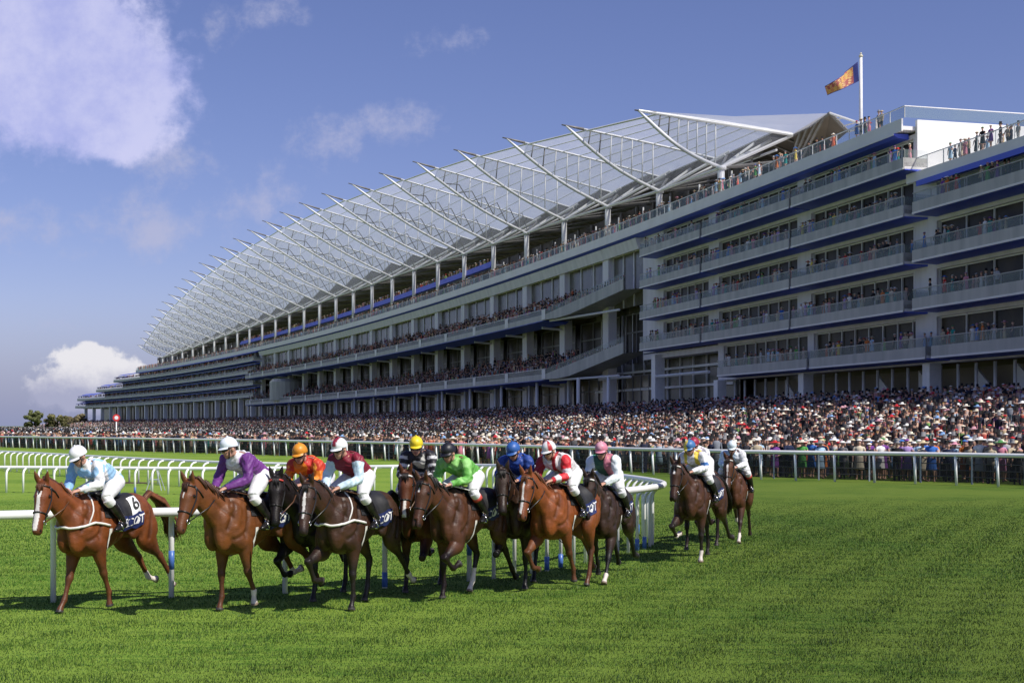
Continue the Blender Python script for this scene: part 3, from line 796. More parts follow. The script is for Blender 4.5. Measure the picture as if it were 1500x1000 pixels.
# ---- roof: vertical glazed fins on tree columns, film between their top chords
NZ = [29.6, 30.0, 30.9, 31.7, 32.2, 32.8, 33.2, 33.8, 34.2, 34.5, 34.6, 34.7, 34.9, 34.8, 34.7, 34.7, 34.6, 34.3, 34.0, 33.7, 33.5, 33.0, 32.4, 31.8, 31.4, 30.8, 30.4]
LL = [10.1, 12.6, 14.9, 17.0, 18.9, 20.4, 22.0, 23.5, 24.6, 25.4, 26.1, 26.5, 26.9, 27.1, 27.1, 26.9, 26.5, 25.8, 24.9, 23.8, 22.7, 21.3, 19.6, 17.8, 15.6, 13.2, 10.8]
TZ = [35.5, 37.6, 39.6, 41.4, 42.9, 44.2, 45.4, 46.4, 47.3, 48.0, 48.6, 48.9, 49.1, 49.1, 49.0, 48.8, 48.4, 47.7, 46.9, 46.0, 45.0, 43.8, 42.5, 41.0, 39.3, 37.5, 35.5]
RB = 9.0
tops = []; roofp = []
for i in range(27):
    s = BAY * i; zn = NZ[i] + CAMZ; zt = TZ[i] + CAMZ; L = LL[i]; zb = zn + 4.4
    node = P_(s, 0, zn); tip = P_(s, L, zt); back = P_(s, -RB, zb)
    def top(t, node=node, tip=tip, back=back): return tip.lerp(back, t) + Vector((0, 0, 0.12 * math.sin(pi * t)))
    def bot(t, node=node, tip=tip): return tip.lerp(node, t) - Vector((0, 0, 0.9 * math.sin(pi * t)))
    tops.append((top, s, L, zt, zb))
    m = MB(); m.tube([P_(s, 0, ROOF - 0.02), node], 0.42, 10); m.tube([node + Vector((0, 0, -0.25)), node + Vector((0, 0, 0.15))], 0.62, 10); part(m, 'tree_column', M['steel_white'], smooth=True)
    m = MB(); r0 = 0.22
    m.tube([bot(t / 10) for t in range(11)], [0.10, 0.2] + [r0] * 9, 7)                       # white bottom chord
    m.tube([top(0.10 + 0.9 * t / 10) for t in range(11)], 0.14, 6, 0)                       # top chord
    # dark beak at the tip
    m.tube([tip.lerp(top(0.1), -0.25), top(0.05), top(0.11)], [0.08, 0.15, 0.19], 6, 1)
    # verticals between the chords: share of the length measured from the tip to the node line
    nm = 7
    frac = L / (L + RB)
    for k in range(1, nm + 1):
        t = 0.12 + 0.88 * k / (nm + 0.6); m.tube([bot(t), top(t * frac + 0.02 * (1 - t))], 0.085, 5, 0 if k > 2 else 1)
    # secondary lattice beside the fin
    for k in range(2, nm + 1):
        t0 = 0.12 + 0.88 * (k - 1) / (nm + 0.6); t1 = 0.12 + 0.88 * k / (nm + 0.6)
        if i > 3: m.tube([bot(t0) + Vector((0.3, 0.3, 0)), lerp(bot(t1), top(t1 * frac), 0.45) + Vector((0.5, 0.6, 0)), bot(min(1, t1 + 0.1)) + Vector((0.3, 0.3, 0))], 0.09, 4, 1)
    part(m, 'roof_rib', [M['steel_white'], M['steel_grey']], smooth=True)
    # branching struts of the tree head
    m = MB()
    for a, (ds, dn, dz) in enumerate(((-6, -7, 4.3), (-7, -12, 3.4), (0, -9, 4.2), (6, -10, 3.8), (6, -7, 4.3), (3.5, -8, 4.3), (-3, -8, 4.3), (0, -16, 2.4), (-9, -5, 3.2), (9.3, -5, 3.4), (-3, -14, 2.9), (9, -13, 3.0), (5, -16, 2.2), (-5, -17, 2.0))):
        if i == 0 and ds < 0: continue
        m.tube([node, P_(s + ds, dn, zn + dz)], 0.2 if a < 7 else 0.15, 5, 0 if a in (0, 2, 4, 5, 8) else 1)
    part(m, 'branch_strut', [M['steel_white'], M['steel_grey']])
    # fin glass
    m = MB(); K = 8; V = []
    for k in range(K + 1):
        t = 0.16 + 0.84 * k / K; V += [bot(t), top(t * frac + 0.02 * (1 - t))]
    m.add(V, [(2 * k, 2 * k + 2, 2 * k + 3, 2 * k + 1) for k in range(K)]); m.add([node, back, top(frac)], [(0, 1, 2)])
    part(m, 'fin_glass', M['fin_glass'])
    if i:
        m = MB(); m.tube([P_(BAY * (i - 1), 0, NZ[i - 1] + CAMZ), node], 0.17, 6); m.tube([P_(BAY * (i - 1), -7, NZ[i - 1] + CAMZ + 2.4), P_(s, -7, zn + 2.4)], 0.15, 6)
        part(m, 'ring_beam', M['steel_white'])
for i in range(26):
    (t0, s0, *_), (t1, s1, *_) = tops[i], tops[i + 1]
    m = MB(); K = 8; V = []; A = 0.13
    for k in range(K + 1):
        t = A + (0.95 - A) * k / K; a, b = t1(t), t0(t * 0.93 + 0.0)
        for q in range(4):
            u = q / 3; V.append(a.lerp(b, u))
    fc = [(4 * k + q, 4 * k + q + 1, 4 * k + q + 5, 4 * k + q + 4) for k in range(K) for q in range(3)]
    m.add(V, fc); p_ = part(m, 'roof_panel', M['roof_sheet'])
    m = MB()
    for k in range(0, K + 1):
        m.tube([V[4 * k + q] - Vector((0, 0, 0.10)) for q in range(4)], 0.13 if k == 0 else 0.06, 4, 0)
    m.build('purlin', M['steel_white'], p_)
    # rear half of the bay: solid decking that falls away behind
    m = MB(); a, b = t1(1), t0(1); m.add([t1(0.95), t0(0.8835), b, a], [(0, 1, 2, 3)]); m.add([a, b, P_(s0, -24, NZ[i] + CAMZ - 0.5), P_(s1, -24, NZ[i + 1] + CAMZ - 0.5)], [(0, 1, 2, 3)])
    for k in range(5):
        u = (k + 0.5) / 5; m.tube([t1(0.95).lerp(t0(0.8835), u) - Vector((0, 0, 0.25)), a.lerp(b, u) - Vector((0, 0, 0.25))], 0.13, 4, 1)
    for k in range(5):
        u = (k + 0.5) / 5; m.tube([a.lerp(b, u) - Vector((0, 0, 0.2)), P_(lerp(s1, s0, u), -24, lerp(NZ[i + 1], NZ[i], u) + CAMZ - 0.7)], 0.13, 4, 1)
    for k in range(1, 4):
        t = k / 4; m.tube([a.lerp(P_(s1, -24, NZ[i + 1] + CAMZ - 0.5), t) - Vector((0, 0, 0.22)), b.lerp(P_(s0, -24, NZ[i] + CAMZ - 0.5), t) - Vector((0, 0, 0.22))], 0.11, 4, 1)
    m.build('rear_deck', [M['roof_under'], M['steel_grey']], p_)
# right-hand end bay, folded up to a rear peak
def world_px(x, y, d): return Vector(((x - 750) / FPX * d, d, CAMZ + (HOR - y) / FPX * d)) - SO
tip1 = P_(0, LL[0], TZ[0] + CAMZ); B1 = world_px(1163, 198, 159); PK = world_px(1216, 166, 152); Q1 = world_px(1272, 185, 149); Q2 = world_px(1242, 193, 153); nd = P_(0, 0, NZ[0] + CAMZ); low = world_px(1160, 243, 160)
m = MB(); V = [tip1, tip1.lerp(PK, 0.5) - Vector((0, 0, 0.5)), PK, B1.lerp(PK, 0.5) - Vector((0, 0, 0.3)), B1, tip1.lerp(B1, 0.5) + Vector((0, 0, 0.25))]
cen = sum(V, Vector()) / 6 - Vector((0, 0, 0.2)); m.add(V + [cen], [(i, (i + 1) % 6, 6) for i in range(6)]); p_ = part(m, 'roof_panel', M['roof_sheet'])
m = MB(); m.tube([tip1, B1], 0.17, 7); m.tube([B1, PK], 0.2, 7, 1); m.tube([PK, Q1], 0.16, 6); m.tube([PK, Q2], 0.2, 6, 1); m.tube([Q2, Q1], 0.12, 6)
for t in (0.35, 0.7): m.tube([PK.lerp(Q1, t), PK.lerp(Q2, t)], 0.08, 5)
for d_ in (-0.9, -0.3, 0.4, 1.0): m.tube([low + Vector((d_ * 0.5, 0, -0.3)), B1.lerp(PK, 0.5 + d_ * 0.35)], 0.16, 5, 1)
m.build('purlin', [M['steel_white'], M['steel_grey']], p_)
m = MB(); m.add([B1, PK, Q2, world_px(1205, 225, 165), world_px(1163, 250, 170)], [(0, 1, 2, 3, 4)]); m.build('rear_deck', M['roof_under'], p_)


# ---- flag on the roof
fd = 160.0; fp = Vector(((1261 - 750) / FPX * fd, fd, ROOF))
fr = thing('flagpole', 'tall white flagpole with a gold finial behind the roof terrace', 'flagpole', tuple(fp))
zt = CAMZ + (HOR - 84) / FPX * fd - ROOF
m = MB(); m.tube([(0, 0, 0), (0, 0, zt * 0.6), (0, 0, zt)], [0.26, 0.22, 0.18], 10); m.build('pole', M['white_paint'], fr, True)
m = MB(); m.sphere((0, 0, zt + 0.12), (0.26, 0.26, 0.20)); m.sphere((0, 0, zt + 0.42), 0.13); m.build('finial', noise_mat('finial_gold', (0.55, 0.5, 0.35), (0.7, 0.66, 0.5), 4, 0.3), fr, True)
def flag_material():
    k = NT('flag_cloth')
    at = k.node('ShaderNodeVertexColor'); at.layer_name = 'Col'; k.link(at.outputs[0], k.b.inputs['Base Color']); k.b.inputs['Roughness'].default_value = 0.8
    return k.mat
fl_m = flag_material()
NU, NV = 48, 26; V = []; CC = []
pt, pb = (1256.5, 90.5), (1258, 119); et, eb = (1208, 126.5), (1212, 140)
for a in range(NU + 1):
    u = a / NU
    for b in range(NV + 1):
        v = b / NV
        tx, ty = lerp(pt[0], et[0], u), lerp(pt[1], et[1], u) + 3.0 * math.sin(pi * u) * (1 if u > 0.4 else 0.3)
        bx, by = lerp(pb[0], eb[0], u), lerp(pb[1], eb[1], u) + 5.0 * math.sin(2 * pi * u * 0.5 + 0.6) * u * (1 - u)
        x, y = lerp(tx, bx, v), lerp(ty, by, v)
        dpt = fd + 0.9 * math.sin(u * 7 + v * 1.2) * u
        V.append(Vector(((x - 750) / FPX * dpt, dpt, CAMZ + (HOR - y) / FPX * dpt)) - fp)
        q = (u > 0.5) != (v > 0.5)
        h = math.sin(u * 41 + 3 * math.sin(v * 9)) * math.sin(v * 23 + u * 6)
        c = (0.58, 0.36, 0.10) if not q else (0.34, 0.09, 0.08)
        if h > 0.35: c = (0.48, 0.12, 0.08) if not q else (0.66, 0.46, 0.20)
        if u < 0.16: c = (0.03, 0.04, 0.20)
        if v > 0.93 or v < 0.05: c = (0.05, 0.05, 0.2)
        CC.append(c)
fa = np.array([(a * (NV + 1) + b, (a + 1) * (NV + 1) + b, (a + 1) * (NV + 1) + b + 1, a * (NV + 1) + b + 1) for a in range(NU) for b in range(NV)])
me = fastmesh('flag', np.array([tuple(v) for v in V]), fa, fl_m, 4, True, np.array(CC)); link('flag', me, fr)

# ---- stepped standing terrace in front of the stand
mb = MB(); steps = 18; prof = [(25, -0.4), (25, 0.0)]
for k in range(steps):
    n = 25 - k * 1.1; z = (k + 1) * 0.20; prof += [(n, prof[-1][1]), (n, z)]
prof += [(-6, prof[-1][1]), (-6, -0.4)]
o_ = stand; mbv = MB(); SOb = SO; prism(mbv, -119, 700, prof)
te = mbv.build('terrace', M['concrete']); te.location = tuple(SO); tag(te, kind='structure')

# ------------------------------------------------------------------ horses and jockeys
def V3(*a): return np.array(a, float)
def smooth_chain(P, Rr, per=5):
    """Catmull-Rom through points with radii (any number of columns)"""
    P = np.asarray(P, float); Rr = np.asarray(Rr, float)
    A = np.hstack([P, Rr.reshape(len(P), -1)])
    Q = np.vstack([2 * A[0] - A[1], A, 2 * A[-1] - A[-2]]); out = []
    for i in range(1, len(Q) - 2):
        a, b, c, d = Q[i - 1:i + 3]
        for k in range(per):
            t = k / per
            out.append(0.5 * (2 * b + (c - a) * t + (2 * a - 5 * b + 4 * c - d) * t * t + (3 * b - a - 3 * c + d) * t ** 3))
    out.append(A[-1]); out = np.array(out)
    return out[:, :3], np.maximum(out[:, 3:], 0.004)
def loft(mb, P, Rr, up=(0, 0, 1), n=16, per=5, power=2.0, mi=0):
    """tube with elliptical rings: radii columns (height, width); `up` steers the height axis"""
    P, Rr = smooth_chain(P, Rr, per); V = []; F = []
    if Rr.shape[1] == 1: Rr = np.hstack([Rr, Rr])
    upv = Vector(up)
    for i in range(len(P)):
        t = Vector(P[min(i + 1, len(P) - 1)] - P[max(i - 1, 0)]).normalized()
        w = upv.cross(t)
        if w.length < 1e-4: w = Vector((0, 1, 0))
        w.normalize(); u = t.cross(w).normalized()
        for k in range(n):
            a = 2 * pi * k / n; ca, sa = math.cos(a), math.sin(a)
            if power != 2.0:
                ca = math.copysign(abs(ca) ** (2 / power), ca); sa = math.copysign(abs(sa) ** (2 / power), sa)
            V.append(Vector(P[i]) + u * (sa * Rr[i, 0]) + w * (ca * Rr[i, 1]))
    m = len(P)
    for i in range(m - 1):
        for k in range(n):
            a = i * n + k; b = i * n + (k + 1) % n; F.append((a, b, b + n, a + n))
    F.append(tuple(range(n - 1, -1, -1))); F.append(tuple(range((m - 1) * n, m * n)))
    mb.add(V, F, mi)
def fuse(mb, voxel, smooth_it=4, smooth_f=0.5, name='body'):
    """one continuous skin from overlapping lofts"""
    me = mb.mesh('tmp', None); o = bpy.data.objects.new('tmp', me); COL.objects.link(o)
    md = o.modifiers.new('r', 'REMESH'); md.mode = 'VOXEL'; md.voxel_size = voxel; md.adaptivity = 0
    if smooth_it:
        ms = o.modifiers.new('s', 'SMOOTH'); ms.factor = smooth_f; ms.iterations = smooth_it
    dg = bpy.context.evaluated_depsgraph_get(); dg.update()
    new = bpy.data.meshes.new_from_object(o.evaluated_get(dg)); new.name = name
    bpy.data.objects.remove(o); bpy.data.meshes.remove(me)
    new.polygons.foreach_set('use_smooth', [True] * len(new.polygons))
    return new
def coords(me):
    a = np.empty(len(me.vertices) * 3, np.float32); me.vertices.foreach_get('co', a); return a.reshape(-1, 3).astype(float)
def segdist(P, a, b):
    a = np.asarray(a, float); b = np.asarray(b, float); ab = b - a
    t = np.clip(((P - a) @ ab) / (ab @ ab), 0, 1)
    return np.linalg.norm(P - (a + t[:, None] * ab), axis=1), t
def vnoise(P, f, seed=0):
    return (np.sin(P[:, 0] * f + 1.3 * np.sin(P[:, 1] * f * 1.7 + seed) + seed) + np.sin(P[:, 1] * f * 1.3 + 1.1 * np.sin(P[:, 2] * f * 0.9 + seed * 2)) + np.sin(P[:, 2] * f * 1.1 + 1.7 * np.sin(P[:, 0] * f * 0.7) + 3 * seed)) / 3

# barrel: x, centre z, half height, half width
TRUNK = np.array([(-0.80, 1.27, 0.10, 0.07), (-0.75, 1.27, 0.20, 0.16), (-0.62, 1.28, 0.285, 0.24), (-0.44, 1.285, 0.30, 0.275), (-0.20, 1.265, 0.275, 0.25), (0.02, 1.22, 0.315, 0.265),
                  (0.26, 1.185, 0.375, 0.26), (0.46, 1.195, 0.395, 0.235), (0.62, 1.195, 0.335, 0.215), (0.74, 1.17, 0.24, 0.175), (0.80, 1.16, 0.12, 0.09)])
def trunk_at(x): return [float(np.interp(x, TRUNK[:, 0], TRUNK[:, k])) for k in (1, 2, 3)]
def limb(start, y, seg, ang):
    """joints of a leg in the side plane; angles from straight down, + forwards"""
    P = [V3(start[0], y, start[1])]
    for L, a in zip(seg, ang):
        p = P[-1]; P.append(V3(p[0] + L * math.sin(rad(a)), y, p[2] - L * math.cos(rad(a))))
    return P
FSEG = (0.27, 0.375, 0.285, 0.13, 0.055); HSEG = (0.33, 0.415, 0.39, 0.135, 0.055)
coat_m = {}
def coat_material(key, rough):
    k = NT('horse_coat')
    at = k.node('ShaderNodeVertexColor'); at.layer_name = 'Col'
    tc = k.node('ShaderNodeTexCoord'); nz = k.node('ShaderNodeTexNoise', Scale=5.0, Detail=5); k.link(tc.outputs['Object'], nz.inputs['Vector'])
    mr = k.node('ShaderNodeMapRange'); mr.inputs[1].default_value = 0.3; mr.inputs[2].default_value = 0.7; mr.inputs[3].default_value = 0.66; mr.inputs[4].default_value = 1.25; k.link(nz.outputs['Fac'], mr.inputs[0])
    ml = k.node('ShaderNodeMix', data_type='RGBA', blend_type='MULTIPLY'); ml.inputs[0].default_value = 1; k.link(at.outputs[0], ml.inputs[6]); k.link(mr.outputs[0], ml.inputs[7]); k.link(ml.outputs[2], k.b.inputs['Base Color'])
    k.b.inputs['Specular IOR Level'].default_value = 0.40
    rr_ = k.node('ShaderNodeMapRange'); rr_.inputs[1].default_value = 0.35; rr_.inputs[2].default_value = 0.65; rr_.inputs[3].default_value = rough - 0.12; rr_.inputs[4].default_value = rough + 0.16
    n9 = k.node('ShaderNodeTexNoise', Scale=11.0, Detail=4); k.link(tc.outputs['Object'], n9.inputs['Vector']); k.link(n9.outputs['Fac'], rr_.inputs[0]); k.link(rr_.outputs[0], k.b.inputs['Roughness'])
    mp = k.node('ShaderNodeMapping'); mp.inputs['Scale'].default_value = (30, 60, 60); k.link(tc.outputs['Object'], mp.inputs[0])
    n2 = k.node('ShaderNodeTexNoise', Scale=1.0, Detail=4); k.link(mp.outputs[0], n2.inputs['Vector'])
    n3 = k.node('ShaderNodeTexNoise', Scale=4.0, Detail=3); k.link(tc.outputs['Object'], n3.inputs['Vector'])
    ad = k.node('ShaderNodeMath', operation='MULTIPLY_ADD'); k.link(n3.outputs['Fac'], ad.inputs[0]); ad.inputs[1].default_value = 1.2; k.link(n2.outputs['Fac'], ad.inputs[2])
    bp = k.node('ShaderNodeBump', Strength=0.4, Distance=0.010); k.link(ad.outputs[0], bp.inputs['Height']); k.link(bp.outputs[0], k.b.inputs['Normal'])
    return k.mat
M['coat'] = coat_material('c', 0.50)
M['hair'] = vcol_mat('horse_hair', 0.5, 0.3, 20, spec=0.4)
M['leather_black'] = noise_mat('black_leather', (0.008, 0.008, 0.009), (0.02, 0.018, 0.016), 12, 0.35)
M['leather_brown'] = noise_mat('brown_leather', (0.07, 0.03, 0.012), (0.12, 0.05, 0.02), 12, 0.4)
M['web_white'] = noise_mat('white_webbing', (0.62, 0.60, 0.56), (0.78, 0.76, 0.72), 15, 0.7)
M['web_red'] = noise_mat('red_webbing', (0.5, 0.05, 0.04), (0.6, 0.08, 0.06), 15, 0.6)
M['cloth_navy'] = noise_mat('navy_cloth', (0.010, 0.018, 0.085), (0.016, 0.028, 0.13), 14, 0.6)
M['cloth_black'] = noise_mat('black_cloth', (0.010, 0.010, 0.012), (0.022, 0.022, 0.024), 14, 0.6)
M['letter_white'] = noise_mat('white_lettering', (0.74, 0.74, 0.76), (0.84, 0.84, 0.85), 8, 0.6)
M['letter_black'] = noise_mat('black_lettering', (0.01, 0.01, 0.01), (0.02, 0.02, 0.02), 8, 0.6)
M['eye'] = noise_mat('eye_dark', (0.004, 0.003, 0.002), (0.012, 0.008, 0.005), 20, 0.08)
M['steel_bit'] = noise_mat('steel_bit', (0.5, 0.5, 0.5), (0.65, 0.65, 0.65), 20, 0.25, metallic=1.0)
M['sheepskin'] = noise_mat('sheepskin', (0.45, 0.42, 0.36), (0.70, 0.66, 0.58), 40, 0.95, 0.8, 60)

_text_cache = {}
def text_mesh(body):
    if body in _text_cache: return _text_cache[body]
    cu = bpy.data.curves.new('t', 'FONT'); cu.body = body; cu.align_x = 'CENTER'; cu.align_y = 'CENTER'; cu.size = 1.0; cu.offset = 0.012; cu.resolution_u = 4
    o = bpy.data.objects.new('t', cu); COL.objects.link(o)
    dg = bpy.context.evaluated_depsgraph_get(); dg.update()
    me = bpy.data.meshes.new_from_object(o.evaluated_get(dg))
    bm = bmesh.new(); bm.from_mesh(me); bmesh.ops.triangulate(bm, faces=bm.faces[:])
    bmesh.ops.subdivide_edges(bm, edges=[e for e in bm.edges if e.calc_length() > 0.25], cuts=2)
    bmesh.ops.triangulate(bm, faces=bm.faces[:]); bm.verts.index_update()
    r = (np.array([v.co[:] for v in bm.verts]), [tuple(v.index for v in f.verts) for f in bm.faces]); bm.free()
    bpy.data.objects.remove(o); bpy.data.curves.remove(cu); bpy.data.meshes.remove(me)
    _text_cache[body] = r; return r

def head_frame(poll, yaw, pitch):
    d = Vector((math.cos(pitch) * math.cos(yaw), math.cos(pitch) * math.sin(yaw), -math.sin(pitch)))
    w = Vector((-math.sin(yaw), math.cos(yaw), 0)); u = d.cross(w).normalized()     # u: towards the forehead
    return d, w, u

def make_horse(label, loc, heading, coat, points=None, legs=None, neck=42, head_pitch=62, yaw=0.0, neck_yaw=0.0, blaze=None, socks=(), mane=(0.02, 0.012, 0.008), tail_lift=0.5,
               breast=False, text='ASCOT', number=None, girth='web_white', noseband=False, seed=1, pitch=0.0, sheep=False):
    """legs: angles for left fore, right fore, left hind, right hind; heading in world radians (0 = +X)"""
    root = thing('racehorse', label, 'horse', loc, heading, 'racehorses galloping in the field')
    coat = np.array(coat) * np.array((0.76, 0.72, 0.72)); points = coat * 0.12 if points is None else np.array(points)
    cp, sp_ = math.cos(rad(pitch)), math.sin(rad(pitch))
    LF, RF, LH, RH = legs
    ext = lambda a, rest, k: tuple(r + (q - r) * k for q, r in zip(a, rest))      # stretch the stride about a standing leg
    LF, RF = (ext(a, (-38, 2, -2, 22, 4), 1.25) for a in (LF, RF)); LH, RH = (ext(a, (10, -30, -2, 18, 0), 1.22) for a in (LH, RH))
    neck -= 4
    fores = [limb((0.56, 1.12), s * 0.165, FSEG, a) for s, a in ((1, LF), (-1, RF))]
    hinds = [limb((-0.50, 1.27), s * 0.15, HSEG, a) for s, a in ((1, LH), (-1, RH))]
    # neck and head
    na = rad(neck); ny = neck_yaw
    B0 = V3(0.46, 0, 1.30); dn = V3(math.cos(na) * math.cos(ny), math.cos(na) * math.sin(ny), math.sin(na))
    pollp = V3(0.52, 0, 1.36) + dn * 0.78
    mid = V3(0.60, 0, 1.34) * 0.5 + pollp * 0.5 + V3(0.02, 0, -0.005) ; 
    d, w, u = head_frame(pollp, ny + yaw, rad(head_pitch)); d_, w_, u_ = np.array(d), np.array(w), np.array(u)
    mb = MB()
    loft(mb, [V3(r[0], 0, r[1]) for r in TRUNK], TRUNK[:, 2:4], n=22, per=4, power=2.15)
    loft(mb, [B0, V3(0.60, 0, 1.33), mid * 0.55 + V3(0.60, 0, 1.33) * 0.45, mid * 0.6 + pollp * 0.4, pollp - d_ * 0.0 - u_ * 0.035], [(0.32, 0.17), (0.275, 0.15), (0.205, 0.115), (0.155, 0.085), (0.105, 0.068)], up=(-dn[2], 0, math.hypot(dn[0], dn[1])), n=18)
    HL = 0.63
    hp = lambda t, uo=0.0, wo=0.0: pollp + d_ * (t * HL) + u_ * uo + w_ * wo
    loft(mb, [hp(-0.10, -0.04), hp(0.02, -0.035), hp(0.20, -0.075), hp(0.36, -0.085), hp(0.55, -0.065), hp(0.72, -0.05), hp(0.86, -0.045), hp(0.97, -0.05), hp(1.03, -0.055)],
         [(0.060, 0.050), (0.102, 0.080), (0.145, 0.101), (0.145, 0.097), (0.105, 0.075), (0.083, 0.063), (0.077, 0.062), (0.068, 0.064), (0.040, 0.042)], up=tuple(u_), n=18, power=2.3)
    for s in (1, -1):
        mb.sphere(hp(0.30, -0.12, s * 0.048), (0.085, 0.032, 0.085), 12, 8, 0, Matrix((d, w * 1.0, u)).transposed())           # cheek
        mb.sphere(hp(0.24, -0.010, s * 0.072), (0.055, 0.026, 0.03), 10, 7, 0, Matrix((d, w, u)).transposed())                    # brow
        mb.sphere(hp(0.93, -0.030, s * 0.042), (0.035, 0.020, 0.03), 10, 7, 0, Matrix((d, w, u)).transposed())                    # nostril
        # ears
        e0 = hp(-0.02, 0.02, s * 0.052); e1 = e0 + (-d_ * 0.5 + u_ * 0.62 + w_ * s * 0.20 + V3(0, 0, 0.25)) * 0.07; e2 = e0 + (-d_ * 0.62 + u_ * 0.70 + w_ * s * 0.30 + V3(0, 0, 0.35)) * 0.125
        loft(mb, [e0 - (e1 - e0) * 0.4, e0, e1, e2], [(0.026, 0.03), (0.028, 0.034), (0.024, 0.036), (0.008, 0.008)], up=tuple(u_), n=10, per=4)
    loft(mb, [hp(0.78, -0.115), hp(0.90, -0.112), hp(0.975, -0.105)], [(0.034, 0.036), (0.030, 0.038), (0.018, 0.024)], up=tuple(u_), n=10)        # lower lip
    # muscles
    for s in (1, -1):
        mb.sphere((0.50, s * 0.158, 1.24), (0.14, 0.085, 0.28), 14, 10, 0, Matrix.Rotation(0.35, 3, 'Y'))
        mb.sphere((0.665, s * 0.088, 1.05), (0.135, 0.09, 0.19), 12, 9)
        mb.sphere((0.40, s * 0.165, 1.06), (0.16, 0.07, 0.15), 12, 9)
        mb.sphere((-0.52, s * 0.15, 1.27), (0.26, 0.135, 0.235), 14, 10)
        mb.sphere((-0.36, s * 0.175, 1.13), (0.12, 0.07, 0.16), 12, 9)
    bones = []
    for P, s in zip(fores, (1, -1)):
        sh, el, kn, fe, pa, ho = P
        loft(mb, [sh + V3(-0.05, 0, 0.10), sh * 0.5 + el * 0.5, el, el * 0.65 + kn * 0.35, el * 0.2 + kn * 0.8, kn], [(0.17, 0.075), (0.16, 0.092), (0.135, 0.092), (0.098, 0.078), (0.058, 0.053), (0.053, 0.050)], up=(1, 0, 0.01), n=14)
        dkn = (fe - kn) / np.linalg.norm(fe - kn)
        loft(mb, [kn - dkn * 0.05, kn + dkn * 0.0, kn + dkn * 0.07, kn * 0.5 + fe * 0.5, fe * 0.85 + kn * 0.15, fe], [(0.050, 0.047), (0.058, 0.054), (0.042, 0.039), (0.036, 0.029), (0.038, 0.032), (0.048, 0.040)], up=(1, 0, 0.01), n=12, per=4)
        dh = (ho - pa) / np.linalg.norm(ho - pa)
        loft(mb, [fe, fe * 0.45 + pa * 0.55, pa, pa + dh * 0.03, ho], [(0.046, 0.039), (0.035, 0.031), (0.042, 0.040), (0.052, 0.049), (0.064, 0.058)], up=(1, 0, 0.01), n=12, per=3)
        bones.append(P)
    for P, s in zip(hinds, (1, -1)):
        hi, st, hk, fe, pa, ho = P
        out = V3(0, s * 0.03, 0)
        loft(mb, [hi + V3(-0.02, 0, 0.08), hi * 0.5 + st * 0.5 + V3(-0.06, 0, 0) + out, st + V3(-0.03, 0, 0) + out, st * 0.55 + hk * 0.45 + out * 0.5, st * 0.15 + hk * 0.85, hk], [(0.20, 0.12), (0.22, 0.115), (0.175, 0.108), (0.112, 0.080), (0.060, 0.047), (0.058, 0.044)], up=(1, 0, 0.01), n=14)
        dk = (fe - hk) / np.linalg.norm(fe - hk); dt = (hk - st) / np.linalg.norm(hk - st)
        loft(mb, [hk - dk * 0.06 + dt * 0.015, hk + dt * 0.012, hk + dk * 0.08, hk * 0.5 + fe * 0.5, fe * 0.85 + hk * 0.15, fe], [(0.036, 0.032), (0.060, 0.045), (0.052, 0.040), (0.040, 0.032), (0.041, 0.034), (0.050, 0.041)], up=(1, 0, 0.01), n=12, per=4)
        dh = (ho - pa) / np.linalg.norm(ho - pa)
        loft(mb, [fe, fe * 0.45 + pa * 0.55, pa, pa + dh * 0.03, ho], [(0.047, 0.040), (0.036, 0.032), (0.042, 0.040), (0.051, 0.048), (0.062, 0.056)], up=(1, 0, 0.01), n=12, per=3)
        bones.append(P)
    # ground contact: lift or drop the whole figure so the lowest hoof stands on the turf
    low = min(p[-1][2] for p in bones) - 0.012
    me = fuse(mb, 0.0135, 5, 0.5)
    P = coords(me)
    nv_ = np.empty(len(P) * 3, np.float32); me.vertices.foreach_get('normal', nv_); nv_ = nv_.reshape(-1, 3)
    dsp = np.zeros(len(P)); side_ok = np.clip((np.abs(P[:, 1]) - 0.06) / 0.05, 0, 1); Q = P * np.array([1, 0, 1.0])
    for x0, z0_, x1, z1_, dep, wd in ((0.55, 1.52, 0.70, 1.16, -0.016, 0.030), (0.34, 1.42, 0.42, 1.04, -0.014, 0.030), (0.44, 1.50, 0.58, 1.18, 0.008, 0.035), (0.42, 1.10, 0.60, 1.02, -0.012, 0.03), (-0.16, 1.42, -0.20, 1.02, -0.016, 0.05),
                                      (-0.42, 1.46, -0.28, 1.08, -0.014, 0.035), (-0.64, 1.42, -0.56, 0.98, -0.015, 0.030), (-0.30, 1.48, -0.36, 1.42, 0.018, 0.05), (-0.52, 1.30, -0.44, 1.00, -0.008, 0.03), (0.62, 1.30, 0.86, 1.52, -0.010, 0.025), (0.60, 1.42, 0.92, 1.66, 0.008, 0.04),
                                      *[(0.24 - 0.075 * q, 1.36, 0.20 - 0.085 * q, 1.00, -0.0045, 0.016) for q in range(5)]):
        dd_, _t = segdist(Q, (x0, 0, z0_), (x1, 0, z1_)); dsp += dep * np.exp(-(dd_ / wd) ** 2) * side_ok
    dsp += -0.022 * np.exp(-(P[:, 1] / 0.022) ** 2) * (P[:, 0] > 0.60) * (P[:, 2] < 1.24) * (P[:, 2] > 0.86)
    dsp *= 1.35; und = 0.0035 * vnoise(P, 17, seed) * np.clip((P[:, 2] - 0.75) / 0.2, 0, 1) * (P[:, 0] < 0.8); dsp = dsp + und
    P = P + nv_ * dsp[:, None]; me.vertices.foreach_set('co', P.astype(np.float32).ravel()); me.update()
    # ---- colours
    col = np.tile(coat, (len(P), 1)).astype(float)
    col *= (1 + 0.14 * vnoise(P, 7, seed))[:, None]
    col *= np.clip(1 + dsp * 22, 0.62, 1.22)[:, None]  # grooves darkened, ridges lightened: crease shade put into the coat colour
